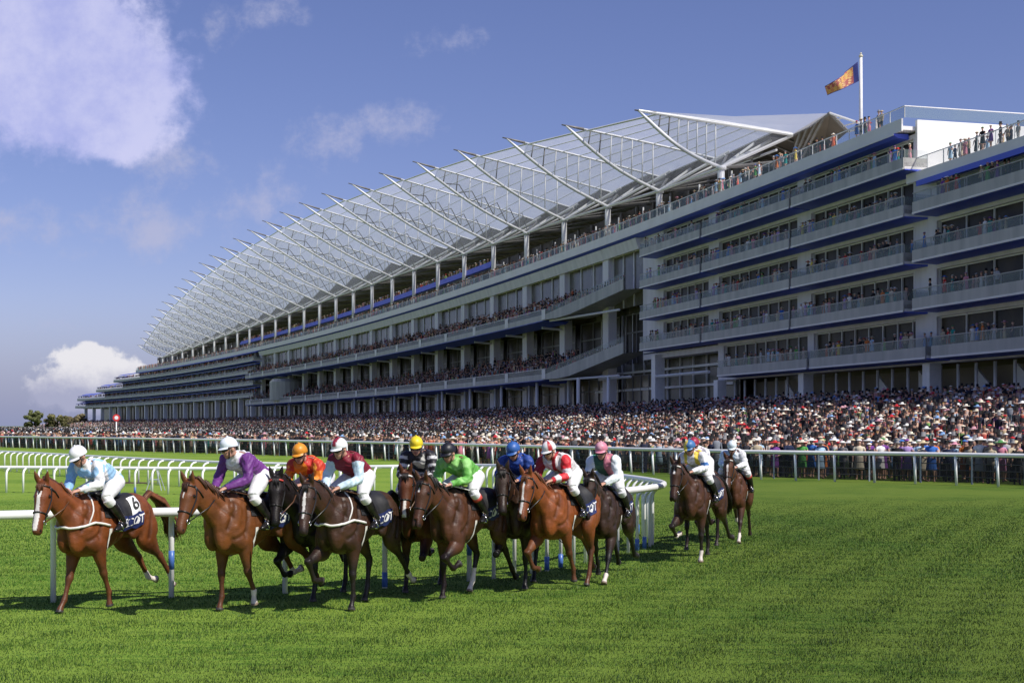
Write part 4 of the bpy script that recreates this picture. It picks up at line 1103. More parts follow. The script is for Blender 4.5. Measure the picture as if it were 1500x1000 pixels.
    belly_shade = np.clip((1.0 - P[:, 2]) / 0.25, 0, 1)[:, None] * 0.25  # underside shade painted into the coat, deeper towards the ground
    col = col * (1 - belly_shade * 0.5)
    for k, B in enumerate(bones):
        sh, el, kn, fe, pa, ho = B
        dl, tl = segdist(P, el, kn); dc, tc_ = segdist(P, kn, fe); dp, tp = segdist(P, fe, pa); dh_, th = segdist(P, pa, ho)
        f = np.where(dl < 0.11, np.clip((tl - 0.35) / 0.5, 0, 1), 0)
        f = np.maximum(f, np.where((dc < 0.07) | (dp < 0.07) | (dh_ < 0.075), 1.0, 0))
        f = f[:, None]; col = col * (1 - f) + points * f
        if k in dict(socks):
            hgt_ = dict(socks)[k]
            wsel = ((dp < 0.062) & (tp > 0)) | ((dc < 0.055) & (tc_ > 1 - hgt_)); col[wsel] = (0.68, 0.60, 0.54)
        hsel = (dh_ < 0.075) & (th > 0.35); col[hsel] = (0.045, 0.04, 0.036) if k not in dict(socks) else (0.20, 0.15, 0.11)
    rel = P - pollp; ht = rel @ d_ / HL; hu = rel @ u_; hw = rel @ w_
    ish = (ht > -0.15) & (ht < 1.15) & (np.abs(hw) < 0.13) & (hu > -0.27) & (hu < 0.12) & (np.linalg.norm(P - hp(0.5, -0.06), axis=1) < 0.42)
    mz = np.clip((ht - 0.80) / 0.15, 0, 1) * ish; col = col * (1 - mz[:, None]) + (points * 0.6 + coat * 0.25) * mz[:, None]
    nostril = np.min([np.linalg.norm(P - hp(0.955, -0.028, s * 0.060), axis=1) for s in (1, -1)], 0) < 0.020; col[nostril] = (0.01, 0.006, 0.005)
    eyez = np.min([np.linalg.norm(P - hp(0.25, -0.028, s * 0.088), axis=1) for s in (1, -1)], 0) < 0.030; col[eyez] *= 0.35
    if blaze:
        t0, t1, wd = blaze; bw = wd * (0.75 + 0.35 * np.sin(ht * 9 + seed) * 0.5)
        bz = ish & (ht > t0) & (ht < t1) & (np.abs(hw) < bw) & (hu > -0.055); col[bz] = (0.74, 0.70, 0.66)
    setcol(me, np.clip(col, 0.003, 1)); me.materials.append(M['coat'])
    tilt = Matrix.Rotation(-rad(pitch), 4, 'Y')
    def fin(o): return o
    body = link('body', me, root)
    bvh = BVHTree.FromPolygons([Vector(p) for p in P], [tuple(p.vertices) for p in me.polygons])
    def snap(p, off):
        q, nrm, _, _ = bvh.find_nearest(Vector(p)); return q + nrm * off
    for s in (1, -1):
        m = MB(); c = snap(hp(0.25, -0.028, s * 0.11), -0.006); m.sphere(c, 0.021, 10, 8); m.build('eye', M['eye'], root, True)
    # ---- mane and tail: bundles of locks
    rg = np.random.default_rng(seed)
    m = MB(); crest = [V3(0.44, 0, 1.585), None, None]
    nvec = V3(-dn[2], 0, math.hypot(dn[0], dn[1]))
    for k in range(46):
        t = k / 45; base = (V3(0.42, 0, 1.56) * (1 - t) + (pollp + V3(0, 0, 0.06)) * t) ; base = np.array(snap(base + nvec * 0.12, 0.0))
        sd_ = -1 if rg.random() < 0.86 else 1
        L = rg.uniform(0.10, 0.19)
        p1 = base + nvec * 0.02 + V3(-0.01, sd_ * 0.035, 0.0); p2 = base + V3(-0.04 - 0.05 * rg.random(), sd_ * 0.075, -L * 0.5); p3 = base + V3(-0.06 - 0.08 * rg.random(), sd_ * (0.10 + 0.02 * rg.random()), -L)
        m.tube([base - nvec * 0.02, p1, p2, p3], [0.020, 0.022, 0.016, 0.004], 5)
    for k in range(7):
        base = hp(0.02, 0.055, (k - 3) * 0.012); m.tube([base, base + u_ * 0.03 + d_ * 0.03, base + d_ * rg.uniform(0.09, 0.15) + u_ * 0.012 + w_ * rg.uniform(-0.02, 0.02)], [0.014, 0.012, 0.003], 5)
    mm = m.mesh('mane', M['hair'], True); cm = np.tile(np.array(mane), (len(mm.vertices), 1)) * rg.uniform(0.6, 1.4, (len(mm.vertices), 1)); setcol(mm, cm); link('mane', mm, root)
    m = MB(); tb = V3(-0.82, 0, 1.45)
    for k in range(60):
        a = rg.uniform(0, 2 * pi); r_ = math.sqrt(rg.random()); L = rg.uniform(0.55, 0.85); sw = rg.uniform(-0.05, 0.05)
        o0 = V3(0, math.cos(a) * 0.03 * r_, math.sin(a) * 0.03 * r_)
        s1 = tail_lift
        pts = [tb + o0 + V3(0.06, 0, 0), tb + o0 + V3(-0.10, 0, 0.03 + 0.10 * s1), tb + o0 * 2.0 + V3(-0.22 - 0.16 * s1, sw, -0.12 + 0.14 * s1), tb + o0 * 2.6 + V3(-0.28 - 0.34 * s1, sw * 1.5 + 0.02, -0.40 + 0.16 * s1), tb + o0 * 1.5 + V3(-0.31 - 0.50 * s1 * L - 0.04 * rg.random(), sw * 2 + 0.03, -0.40 - 0.42 * L + 0.20 * s1)]
        m.tube(pts, [0.018, 0.024, 0.022, 0.017, 0.003], 5)
    mm = m.mesh('tail', M['hair'], True); cm = np.tile(np.array(mane) * 1.2, (len(mm.vertices), 1)) * np.repeat(rg.uniform(0.5, 1.5, 60), 25)[:, None]; setcol(mm, cm); link('tail', mm, root)
    # ---- tack
    def strap(pts, r, mat, name, off=0.004, n=6, snapit=True, closed=False):
        q = [snap(p, off) if snapit else Vector(p) for p in pts]
        if closed: q = q + [q[0]]
        m = MB(); m.tube(q, r, n); return m.build(name, mat, root, True)
    def ring(t, uo0, uo1, wo, nn=18):
        return [hp(t, lerp(uo0, uo1, 0.5) + (uo1 - uo0) / 2 * math.cos(2 * pi * k / nn), wo * math.sin(2 * pi * k / nn)) for k in range(nn)]
    m = MB()
    for t, a, b_, wo in ((0.60, -0.17, 0.05, 0.10), (0.07, -0.03, 0.085, 0.10)):
        q = [snap(p, 0.005) for p in ring(t, a, b_, wo)]; m.tube(q + [q[0]], 0.0105, 6)
    for s in (1, -1):
        m.tube([snap(hp(t_, uo, s * 0.13), 0.005) for t_, uo in ((0.03, 0.0), (0.12, -0.05), (0.30, -0.07), (0.46, -0.07), (0.60, -0.07), (0.74, -0.085))], 0.0105, 6)
        m.tube([snap(hp(t_, uo, s * 0.13), 0.005) for t_, uo in ((0.05, -0.02), (0.10, -0.12), (0.17, -0.2))], 0.009, 6)
    br = m.build('bridle', M['leather_black'], root, True)
    for s in (1, -1):
        m = MB(); c = snap(hp(0.76, -0.085, s * 0.13), 0.012); q = [c + Vector(d_) * (0.032 * math.cos(a)) + Vector(u_) * (0.032 * math.sin(a)) for a in np.linspace(0, 2 * pi, 13)]; m.tube(q, 0.006, 5); m.build('bit_ring', M['steel_bit'], br, True)
    if sheep:
        q = [hp(0.52, -0.02 + 0.10 * math.cos(a), 0.10 * math.sin(a)) for a in np.linspace(-1.9, 1.9, 13)]; strap(q, 0.038, M['sheepskin'], 'noseband_cover', 0.015, 10)
    if noseband:
        q = [hp(0.07, 0.085 * math.cos(a), 0.10 * math.sin(a)) for a in np.linspace(-1.3, 1.3, 13)]; strap(q, 0.013, M[noseband], 'browband', 0.012, 8)
    hands = [V3(0.66, 0.07, 1.66), V3(0.66, -0.07, 1.66)]
    m = MB()
    for s, hd in zip((1, -1), hands):
        c = snap(hp(0.76, -0.085, s * 0.13), 0.016); mid_ = (np.array(c) * 0.5 + hd * 0.5) + V3(-0.02, s * 0.03, -0.03)
        m.tube([c, mid_, hd, hd + V3(-0.08, 0, -0.05), V3(0.50, 0, 1.60)], 0.0085, 6)
    m.build('rein', M['leather_brown'] if seed % 2 else M['leather_black'], root, True)
    # saddle cloth, wrapped over the barrel
    xs = np.linspace(-0.30, 0.34, 15); K = 25; vmax = 0.50
    def flank(x, v, off):     # v: signed distance down the flank from the spine
        zc, hh, hw_ = trunk_at(x); a = v / (0.5 * (hh + hw_)) * 1.02
        p = (x, hw_ * 1.2 * math.sin(a), zc + hh * 1.2 * math.cos(a)); q, nr, _, _ = bvh.find_nearest(Vector(p)); return q + nr * off
    V = []; 
    for x in xs:
        for k in range(K): v = lerp(-vmax, vmax, k / (K - 1)) * (1.0 - 0.10 * max(0, (x - 0.1) / 0.24)); V.append(flank(x, v, 0.010))
    def sheet(x0, x1, v0, v1, off, nx, nv, mat, name, parent):
        V = [flank(lerp(x0, x1, a / nx), lerp(v0, v1, b / nv), off) for a in range(nx + 1) for b in range(nv + 1)]
        m = MB(); m.add(V, [(a * (nv + 1) + b, (a + 1) * (nv + 1) + b, (a + 1) * (nv + 1) + b + 1, a * (nv + 1) + b + 1) for a in range(nx) for b in range(nv)])
        return m.build(name, mat, parent, True)
    cl = sheet(-0.40, 0.32, -0.40, 0.40, 0.012, 14, 24, M['cloth_black'], 'saddle_cloth', root)
    for s in (1, -1):
        sheet(-0.43, 0.10, s * 0.375, s * 0.54, 0.018, 12, 5, M['cloth_navy'], 'cloth_band', cl)
        if text:
            tv, tf = text_mesh(text); sc = 0.138
            V = [flank(-0.21 - p[0] * sc * (1 if s > 0 else -1), s * (0.458 - p[1] * sc), 0.0225) for p in tv]
            m = MB(); m.add(V, tf if s > 0 else [f[::-1] for f in tf]); m.build('lettering', M['letter_white'], cl)
        if number:
            sheet(-0.385, -0.215, s * 0.15, s * 0.375, 0.018, 5, 6, M['letter_white'], 'number_patch', cl)
            tv, tf = text_mesh(number); V = [flank(-0.30 - p[0] * 0.22 * (1 if s > 0 else -1), s * (0.262 - p[1] * 0.22), 0.0235) for p in tv]
            m = MB(); m.add(V, tf if s > 0 else [f[::-1] for f in tf]); m.build('number', M['letter_black'], cl)
    m = MB()
    for k in range(9):
        x = lerp(-0.14, 0.24, k / 8)
    loft(m, [(-0.20, 0, 1.575), (-0.12, 0, 1.565), (0.04, 0, 1.555), (0.18, 0, 1.585), (0.26, 0, 1.615)], [(0.02, 0.10), (0.045, 0.13), (0.04, 0.10), (0.045, 0.09), (0.02, 0.05)], n=14, per=4)
    sd_o = m.build('saddle', M['leather_black'], root, True)
    for s in (1, -1):
        sheet(-0.04, 0.30, s * 0.06, s * 0.36, 0.024, 8, 8, M['leather_black'], 'saddle_flap', sd_o)
        m = MB(); top = flank(0.10, s * 0.2, 0.03); m.tube([top, Vector((0.12, s * 0.325, 1.24))], 0.010, 6)
        ft = Vector((0.13, s * 0.335, 1.155)); m.tube([ft + Vector((0, 0, 0.085)), ft + Vector((0.0, 0.06, 0.0)), ft + Vector((0, 0.05, -0.03)), ft + Vector((0, -0.05, -0.03)), ft + Vector((0, -0.06, 0.0)), ft + Vector((0, 0, 0.085))], 0.008, 6)
        m.build('stirrup', M['steel_bit'], root, True)
    gp = []
    for k in range(25):
        a = rad(lerp(95, 265, k / 24)); zc, hh, hw_ = trunk_at(0.20); gp.append((0.20 + 0.03, hw_ * 1.3 * math.sin(a + pi / 2) * 0 + hw_ * 1.3 * math.cos(a - pi / 2 + 0) * 1.0 if False else hw_ * 1.3 * math.sin(a), zc + hh * 1.3 * math.cos(a)))
    V = []
    for p in gp:
        for dx in (-0.022, 0.022): q, nr, _, _ = bvh.find_nearest(Vector((p[0] + dx, p[1], p[2]))); V.append(q + nr * 0.012)
    m = MB(); m.add(V, [(2 * i, 2 * i + 1, 2 * i + 3, 2 * i + 2) for i in range(24)]); m.build('girth', M[girth], root, True)
    if breast:
        q = [(0.24, 0.26, 1.20), (0.40, 0.30, 1.24), (0.55, 0.28, 1.25), (0.68, 0.22, 1.22), (0.78, 0.14, 1.20), (0.86, 0.05, 1.19), (0.86, -0.05, 1.19), (0.78, -0.14, 1.20), (0.68, -0.22, 1.22), (0.55, -0.28, 1.25), (0.40, -0.30, 1.24), (0.24, -0.26, 1.20)]
        strap(catmull(q, 3), 0.017, M['web_white'], 'breast_strap', 0.010)
        q2 = [(0.62, 0.25, 1.24), (0.52, 0.22, 1.40), (0.44, 0.12, 1.54), (0.42, 0, 1.60), (0.44, -0.12, 1.54), (0.52, -0.22, 1.40), (0.62, -0.25, 1.24)]
        strap(catmull(q2, 3), 0.011, M['web_white'], 'neck_strap', 0.008)
    root.location = (loc[0], loc[1], -low)
    root['dz'] = float(-low)
    return root

# ------------------------------------------------------------------ jockeys
M['skin'] = vcol_mat('skin', 0.5, 0.12, 25, spec=0.4)
M['silk'] = vcol_mat('racing_silk', 0.55, 0.18, 9, 0.6, 26, spec=0.4)
M['breeches'] = noise_mat('white_breeches', (0.66, 0.66, 0.68), (0.80, 0.80, 0.80), 14, 0.6, 0.3, 30)
M['boot'] = noise_mat('black_boot', (0.007, 0.007, 0.008), (0.018, 0.016, 0.015), 14, 0.25)
M['goggle'] = noise_mat('goggles', (0.01, 0.01, 0.012), (0.03, 0.03, 0.035), 14, 0.1)
M['cap'] = vcol_mat('cap_silk', 0.45, 0.10, 12, 0.2, 40, spec=0.5)

def make_jockey(label, horse, body_col, sleeve_col=None, cap_col=(0.8, 0.8, 0.8), pattern=None, cap_pattern=None, look=(0.0, 0.25), lean=0.0, seed=1, boot_top=None, peak=None, breech=True, rise=0.0):
    """pose in the horse's own axes; feet in the stirrups, hands on the reins"""
    root = thing('person', label, 'person', tuple(horse.location), horse.rotation_euler.z, 'jockeys riding in the race')
    rg = np.random.default_rng(seed)
    j = lambda a: rg.uniform(-a, a)
    hip = V3(-0.08 + j(0.02), 0, 1.755 + rise); chest = V3(0.23 + lean * 0.10, j(0.02), 1.94 - lean * 0.06 + rise); nk = V3(0.38 + lean * 0.10, j(0.02), 2.025 - lean * 0.08 + rise)
    head = nk + V3(0.10, 0, 0.09)
    yaw, tip = look
    hands = [V3(0.66, 0.075, 1.66), V3(0.66, -0.075, 1.66)]
    sh = [nk + V3(-0.05, s * 0.185, -0.055) for s in (1, -1)]
    el = []
    for s, a, h in zip((1, -1), sh, hands):
        mid = a * 0.5 + h * 0.5; el.append(mid + V3(-0.10, s * 0.115, -0.07))
    hips = [hip + V3(0.01, s * 0.10, -0.02) for s in (1, -1)]
    knee = [V3(0.31, s * 0.27, 1.56) for s in (1, -1)]; ank = [V3(0.06, s * 0.325, 1.225) for s in (1, -1)]; toe = [V3(0.23, s * 0.345, 1.15) for s in (1, -1)]
    def torso(mb, g=0.0):
        loft(mb, [hip - V3(0.13, 0, 0.05), hip - V3(0.05, 0, 0.0), hip * 0.6 + chest * 0.4 + V3(-0.02, 0, 0.03), chest + V3(0, 0, 0.005), nk - V3(0.07, 0, 0.07), nk - V3(0.01, 0, 0.0)],
             [(0.06 + g, 0.09 + g), (0.115 + g, 0.155 + g), (0.115 + g, 0.150 + g), (0.125 + g, 0.178 + g), (0.105 + g, 0.185 + g), (0.055 + g, 0.075 + g)], n=18, power=2.3)
    def arms(mb, g=0.0, end=1.0):
        for a, e, h, s in zip(sh, el, hands, (1, -1)):
            w = e + (h - e) * end
            loft(mb, [a + V3(-0.03, -s * 0.06, 0.0), a, a * 0.5 + e * 0.5, e, e * 0.5 + w * 0.5, w], [(0.060 + g,), (0.066 + g,), (0.052 + g,), (0.046 + g,), (0.042 + g * 0.9,), (0.028 + g * 0.6,)], n=12, per=4)
    mb = MB(); torso(mb); arms(mb, 0.0, 0.9)
    loft(mb, [nk - V3(0.05, 0, 0.05), nk + V3(0.02, 0, 0.02), head - V3(0.02, 0, 0.05)], [(0.06,), (0.054,), (0.052,)], n=12)
    fwd = Vector((math.cos(yaw) * math.cos(tip), math.sin(yaw) * math.cos(tip), -math.sin(tip))); side = Vector((-math.sin(yaw), math.cos(yaw), 0)); upv = fwd.cross(side)
    Mh = Matrix((fwd, side, upv)).transposed(); hd = Vector(head)
    H = lambda x, y, z: hd + fwd * x + side * y + upv * z
    mb.sphere(H(0, 0, 0.02), (0.094, 0.073, 0.106), 16, 12, 0, Mh)
    mb.sphere(H(0.035, 0, -0.055), (0.062, 0.056, 0.068), 14, 10, 0, Mh)          # jaw
    mb.sphere(H(0.062, 0, -0.098), (0.026, 0.028, 0.022), 10, 8, 0, Mh)            # chin
    loft(mb, [H(0.088, 0, 0.018), H(0.106, 0, -0.012), H(0.112, 0, -0.032)], [(0.010, 0.010), (0.013, 0.013), (0.013, 0.017)], n=8)   # nose
    mb.sphere(H(0.086, 0, -0.066), (0.013, 0.026, 0.007), 8, 6, 0, Mh); mb.sphere(H(0.084, 0, -0.078), (0.013, 0.022, 0.007), 8, 6, 0, Mh)   # lips
    for s in (1, -1): mb.sphere(H(-0.005, s * 0.078, -0.012), (0.022, 0.012, 0.032), 8, 6, 0, Mh)    # ears
    for h, e, s in zip(hands, el, (1, -1)):
        dh = Vector(h - e).normalized(); sd_ = Vector((0, s, 0)); sd_ = (sd_ - dh * sd_.dot(dh)).normalized(); un = dh.cross(sd_) * s
        hv = Vector(h)
        loft(mb, [hv - dh * 0.07, hv - dh * 0.03, hv + dh * 0.025, hv + dh * 0.05], [(0.024, 0.026), (0.020, 0.032), (0.021, 0.040), (0.016, 0.036)], up=tuple(un), n=10, per=3)
        for f in range(4):
            o_ = sd_ * (0.030 - 0.020 * f); L = (0.034, 0.040, 0.038, 0.030)[f]
            b0 = hv + dh * 0.045 + o_; b1 = b0 + dh * L * 0.8 - un * 0.012; b2 = b1 - un * L * 0.8 - dh * 0.006; b3 = b2 - dh * L * 0.7 - un * 0.004
            loft(mb, [b0 - dh * 0.02, b0, b1, b2, b3], [(0.0095,), (0.0100,), (0.0095,), (0.0088,), (0.007,)], up=tuple(sd_), n=8, per=3)
        t0 = hv - dh * 0.012 - sd_ * 0.034; t1 = t0 + dh * 0.032 - sd_ * 0.014 - un * 0.012; t2 = t1 + dh * 0.030 + sd_ * 0.006 - un * 0.016
        loft(mb, [t0 + sd_ * 0.016, t0, t1, t2], [(0.013,), (0.0125,), (0.011,), (0.0075,)], up=tuple(un), n=8, per=3)
    for hp_, k, a, t, s in zip(hips, knee, ank, toe, (1, -1)):
        loft(mb, [hp_ + V3(-0.03, 0, 0.02), hp_ * 0.55 + k * 0.45, k, k * 0.65 + a * 0.35 + V3(-0.015, 0, 0), a], [(0.105,), (0.085,), (0.052,), (0.046,), (0.027,)], n=12, per=4)
        loft(mb, [a + V3(-0.03, 0, -0.03), a + V3(0.03, 0, -0.03), t - V3(0.02, 0, 0)], [(0.022, 0.022), (0.024, 0.026), (0.014, 0.02)], n=10, per=3)
    me = fuse(mb, 0.0075, 2, 0.4, 'body'); P = coords(me)
    c = np.tile(V3(0.50, 0.27, 0.19), (len(P), 1)) * (1 + 0.08 * vnoise(P, 20, seed))[:, None]
    lips = np.linalg.norm(P - np.array(H(0.095, 0, -0.072)), axis=1) < 0.022; c[lips] = (0.42, 0.16, 0.13)
    setcol(me, c); me.materials.append(M['skin']); link('body', me, root)
    # silks
    mb = MB(); torso(mb, 0.016); arms(mb, 0.017, 0.90)
    for a, e, s in zip(sh, el, (1, -1)): mb.sphere(a * 0.35 + e * 0.65 + V3(0, 0, -0.015), (0.062, 0.058, 0.085), 10, 8)
    mb.sphere(hip * 0.75 + chest * 0.25 + V3(-0.03, 0, 0.045), (0.15, 0.145, 0.09), 12, 9)
    loft(mb, [nk - V3(0.03, 0, 0.03), nk + V3(0.02, 0, 0.025)], [(0.07,), (0.062,)], n=12, per=3)
    me = fuse(mb, 0.0115, 3, 0.5, 'silks'); P = coords(me)
    nrm = np.empty(len(me.vertices) * 3, np.float32); me.vertices.foreach_get('normal', nrm); nrm = nrm.reshape(-1, 3)
    wr = 0.008 * np.sin(P[:, 0] * 60 + 2.5 * np.sin(P[:, 1] * 23 + seed) + P[:, 2] * 31) * np.sin(P[:, 2] * 40 + 2 * np.sin(P[:, 0] * 19) + seed)
    P2 = P + nrm * (wr + 0.004 * vnoise(P, 33, seed))[:, None]; me.vertices.foreach_set('co', P2.astype(np.float32).ravel()); me.update()
    # sleeve coordinate: 0 body, else distance down the arm
    arm = np.zeros(len(P)); aside = np.zeros(len(P)); dist_t = np.minimum(segdist(P, hip, chest)[0], segdist(P, chest, nk - V3(0.05, 0, 0.04))[0])
    for a, e, h, s in zip(sh, el, hands, (1, -1)):
        d1, t1 = segdist(P, a + V3(0, s * 0.02, 0), e); d2, t2 = segdist(P, e, h)
        dd = np.minimum(d1, d2); tt = np.where(d1 < d2, 0.001 + t1 * 0.5, 0.5 + t2 * 0.5)
        m_ = (dd < 0.092) & (dd < dist_t - 0.02) & (s * P[:, 1] > 0.10); arm[m_] = tt[m_]; aside[m_] = s
        m2 = (d2 < 0.08); arm[m2] = tt[m2]; aside[m2] = s
    body_col = np.array(body_col, float); sleeve = body_col if sleeve_col is None else np.array(sleeve_col, float)
    c = np.tile(body_col, (len(P), 1)); c[arm > 0] = sleeve
    ax = (nk - hip) / np.linalg.norm(nk - hip); along = (P - hip) @ ax
    if pattern: pattern(c, P, arm, aside, along, vnoise)
    setcol(me, np.clip(c, 0.003, 1)); me.materials.append(M['silk']); link('silks', me, root)
    # breeches
    mb = MB()
    loft(mb, [hip - V3(0.14, 0, 0.06), hip - V3(0.05, 0, 0.01), hip * 0.7 + chest * 0.3], [(0.08, 0.11), (0.135, 0.172), (0.118, 0.156)], n=16)
    for hp_, k, a in zip(hips, knee, ank):
        loft(mb, [hp_ + V3(-0.03, 0, 0.02), hp_ * 0.55 + k * 0.45, k, k * 0.72 + a * 0.28 + V3(-0.015, 0, 0)], [(0.122,), (0.102,), (0.072,), (0.066,)], n=14, per=4)
    me = fuse(mb, 0.0125, 3, 0.5, 'breeches'); me.materials.append(M['breeches']); link('breeches', me, root)
    for k, a, t, s in zip(knee, ank, toe, (1, -1)):
        mb = MB(); k2 = k * 0.78 + a * 0.22 + V3(-0.008, 0, 0)
        loft(mb, [k2, k * 0.55 + a * 0.45 + V3(-0.016, 0, 0), a + V3(-0.005, 0, 0.03), a + V3(-0.01, 0, -0.02)], [(0.066,), (0.066,), (0.044,), (0.046,)], n=12, per=4)
        loft(mb, [a + V3(-0.055, 0, -0.035), a + V3(0.03, 0, -0.032), t + V3(-0.03, 0, 0.0), t + V3(0.02, 0, -0.005)], [(0.036, 0.034), (0.044, 0.044), (0.036, 0.044), (0.02, 0.028)], n=10, per=3)
        me = fuse(mb, 0.010, 2, 0.5, 'boot'); me.materials.append(M['boot']); bo_ = link('boot', me, root)
        if boot_top:
            m = MB(); loft(m, [k * 0.80 + a * 0.20 + V3(-0.008, 0, 0), k * 0.66 + a * 0.34 + V3(-0.012, 0, 0)], [(0.070,), (0.0705,)], n=14, per=2); m.build('boot_top', M[boot_top], bo_, True)
    # helmet, goggles
    m = MB(); nu, nv = 28, 12; V = []; Fc = []
    for i in range(nv + 1):
        th = lerp(0.0, 1.72, i / nv)
        for k in range(nu):
            a = 2 * pi * k / nu; x = 0.121 * math.sin(th) * math.cos(a); y = 0.098 * math.sin(th) * math.sin(a); z = 0.112 * math.cos(th) + 0.040
            z -= 0.018 * (math.sin(th) ** 2) * (-math.cos(a)); V.append(H(x - 0.008, y, z))
    for i in range(nv):
        for k in range(nu): a = i * nu + k; b = i * nu + (k + 1) % nu; Fc.append((a, a + nu, b + nu, b))
    m.add(V, Fc); nh = len(V)
    pk = []
    for i in range(4):
        for k in range(11):
            a = lerp(-1.0, 1.0, k / 10); r_ = 1 + 0.40 * i / 3 * math.cos(a * 0.9) ** 0.7
            pk.append(H(0.117 * r_ * math.cos(a) - 0.008, 0.095 * r_ ** 0.3 * math.sin(a), 0.038 - 0.022 * i / 3))
    m.add(pk, [(i * 11 + k, i * 11 + k + 1, (i + 1) * 11 + k + 1, (i + 1) * 11 + k) for i in range(3) for k in range(10)])
    m.sphere(H(-0.008, 0, 0.153), (0.016, 0.016, 0.014), 8, 6, 0, Mh)
    me = m.mesh('helmet', M['cap'], True)
    c = np.tile(np.array(cap_col, float), (len(me.vertices), 1)); P = coords(me); L_ = (P - np.array(hd)) @ np.array([fwd, side, upv]).T
    if cap_pattern: cap_pattern(c, L_)
    if peak is not None: c[nh:nh + 44] = peak
    setcol(me, c); hl = link('helmet', me, root)
    m = MB(); q = [H(0.108 * math.cos(a) + 0.012, 0.094 * math.sin(a), 0.006) for a in np.linspace(-1.2, 1.2, 13)]
    m.tube(q, [0.010] * 2 + [0.022, 0.026, 0.028, 0.024, 0.017, 0.024, 0.028, 0.026, 0.022] + [0.010] * 2, 8, flat=0.5); m.build('goggles', M['goggle'], root, True)
    m = MB(); q = [H(0.04, s * 0.082, -0.0) for s in (1,)] + [H(0.055, 0.065, -0.07), H(0.05, 0.03, -0.122), H(0.05, -0.03, -0.122), H(0.055, -0.065, -0.07), H(0.04, -0.082, 0.0)]
    m.tube(q, 0.007, 6); m.build('chin_strap', M['leather_black'], hl, True)
    # whip in the right hand
    m = MB(); w0 = Vector(hands[1 if seed % 2 else 0]); sg_ = -1 if seed % 2 else 1
    m.tube([w0 + Vector((0.10, sg_ * -0.02, 0.03)), w0, w0 + Vector((-0.36, sg_ * 0.20, -0.10))], [0.010, 0.009, 0.006], 6); m.build('whip', M['leather_brown'] if seed % 3 else M['web_white'], root, True)
    return root

# ------------------------------------------------------------------ the field
CHEST, BAY_C, DARK, BROWN, BLACK = (0.225, 0.066, 0.017), (0.12, 0.038, 0.012), (0.034, 0.016, 0.010), (0.060, 0.026, 0.012), (0.012, 0.008, 0.007)
# leg poses: (humerus or femur, forearm or gaskin, cannon, pastern, hoof)
F_UP = (-38, 2, -2, 22, 4)            # upright under the body
F_FWD = (-18, 28, 22, 46, 26)         # reaching forward
F_BACK = (-46, -14, -19, 4, -8)     # just leaving the ground behind
F_FOLD = (-8, 42, -78, -120, -110)    # folded, knee high
F_HALF = (-12, 46, -36, -70, -60)
H_PUSH = (-14, -50, -34, -10, -38)      # pushed out far behind
H_TRAIL = (-8, -55, -38, -78, -92)    # trailing, hoof turned up
H_UNDER = (34, -22, 16, 34, 16)
H_MID = (20, -38, 2, 26, 8)
H_FOLD = (44, -50, 10, -30, -40)
def spot(px, py, heading_deg, ax=0.66):
    """world position of the horse's origin so that the ground point below its chest lies at this place of the course"""
    p = at_px(px, py); h = rad(heading_deg); dirv = Vector((-math.sin(h), -math.cos(h), 0))
    o = p - dirv * ax
    return (o.x, o.y, 0), math.atan2(dirv.y, dirv.x)
HORSES = []
def field(px, py, hd, **kw):
    label = kw.pop('label'); loc, rot = spot(px, py, hd); return make_horse(label, loc, rot, **kw)

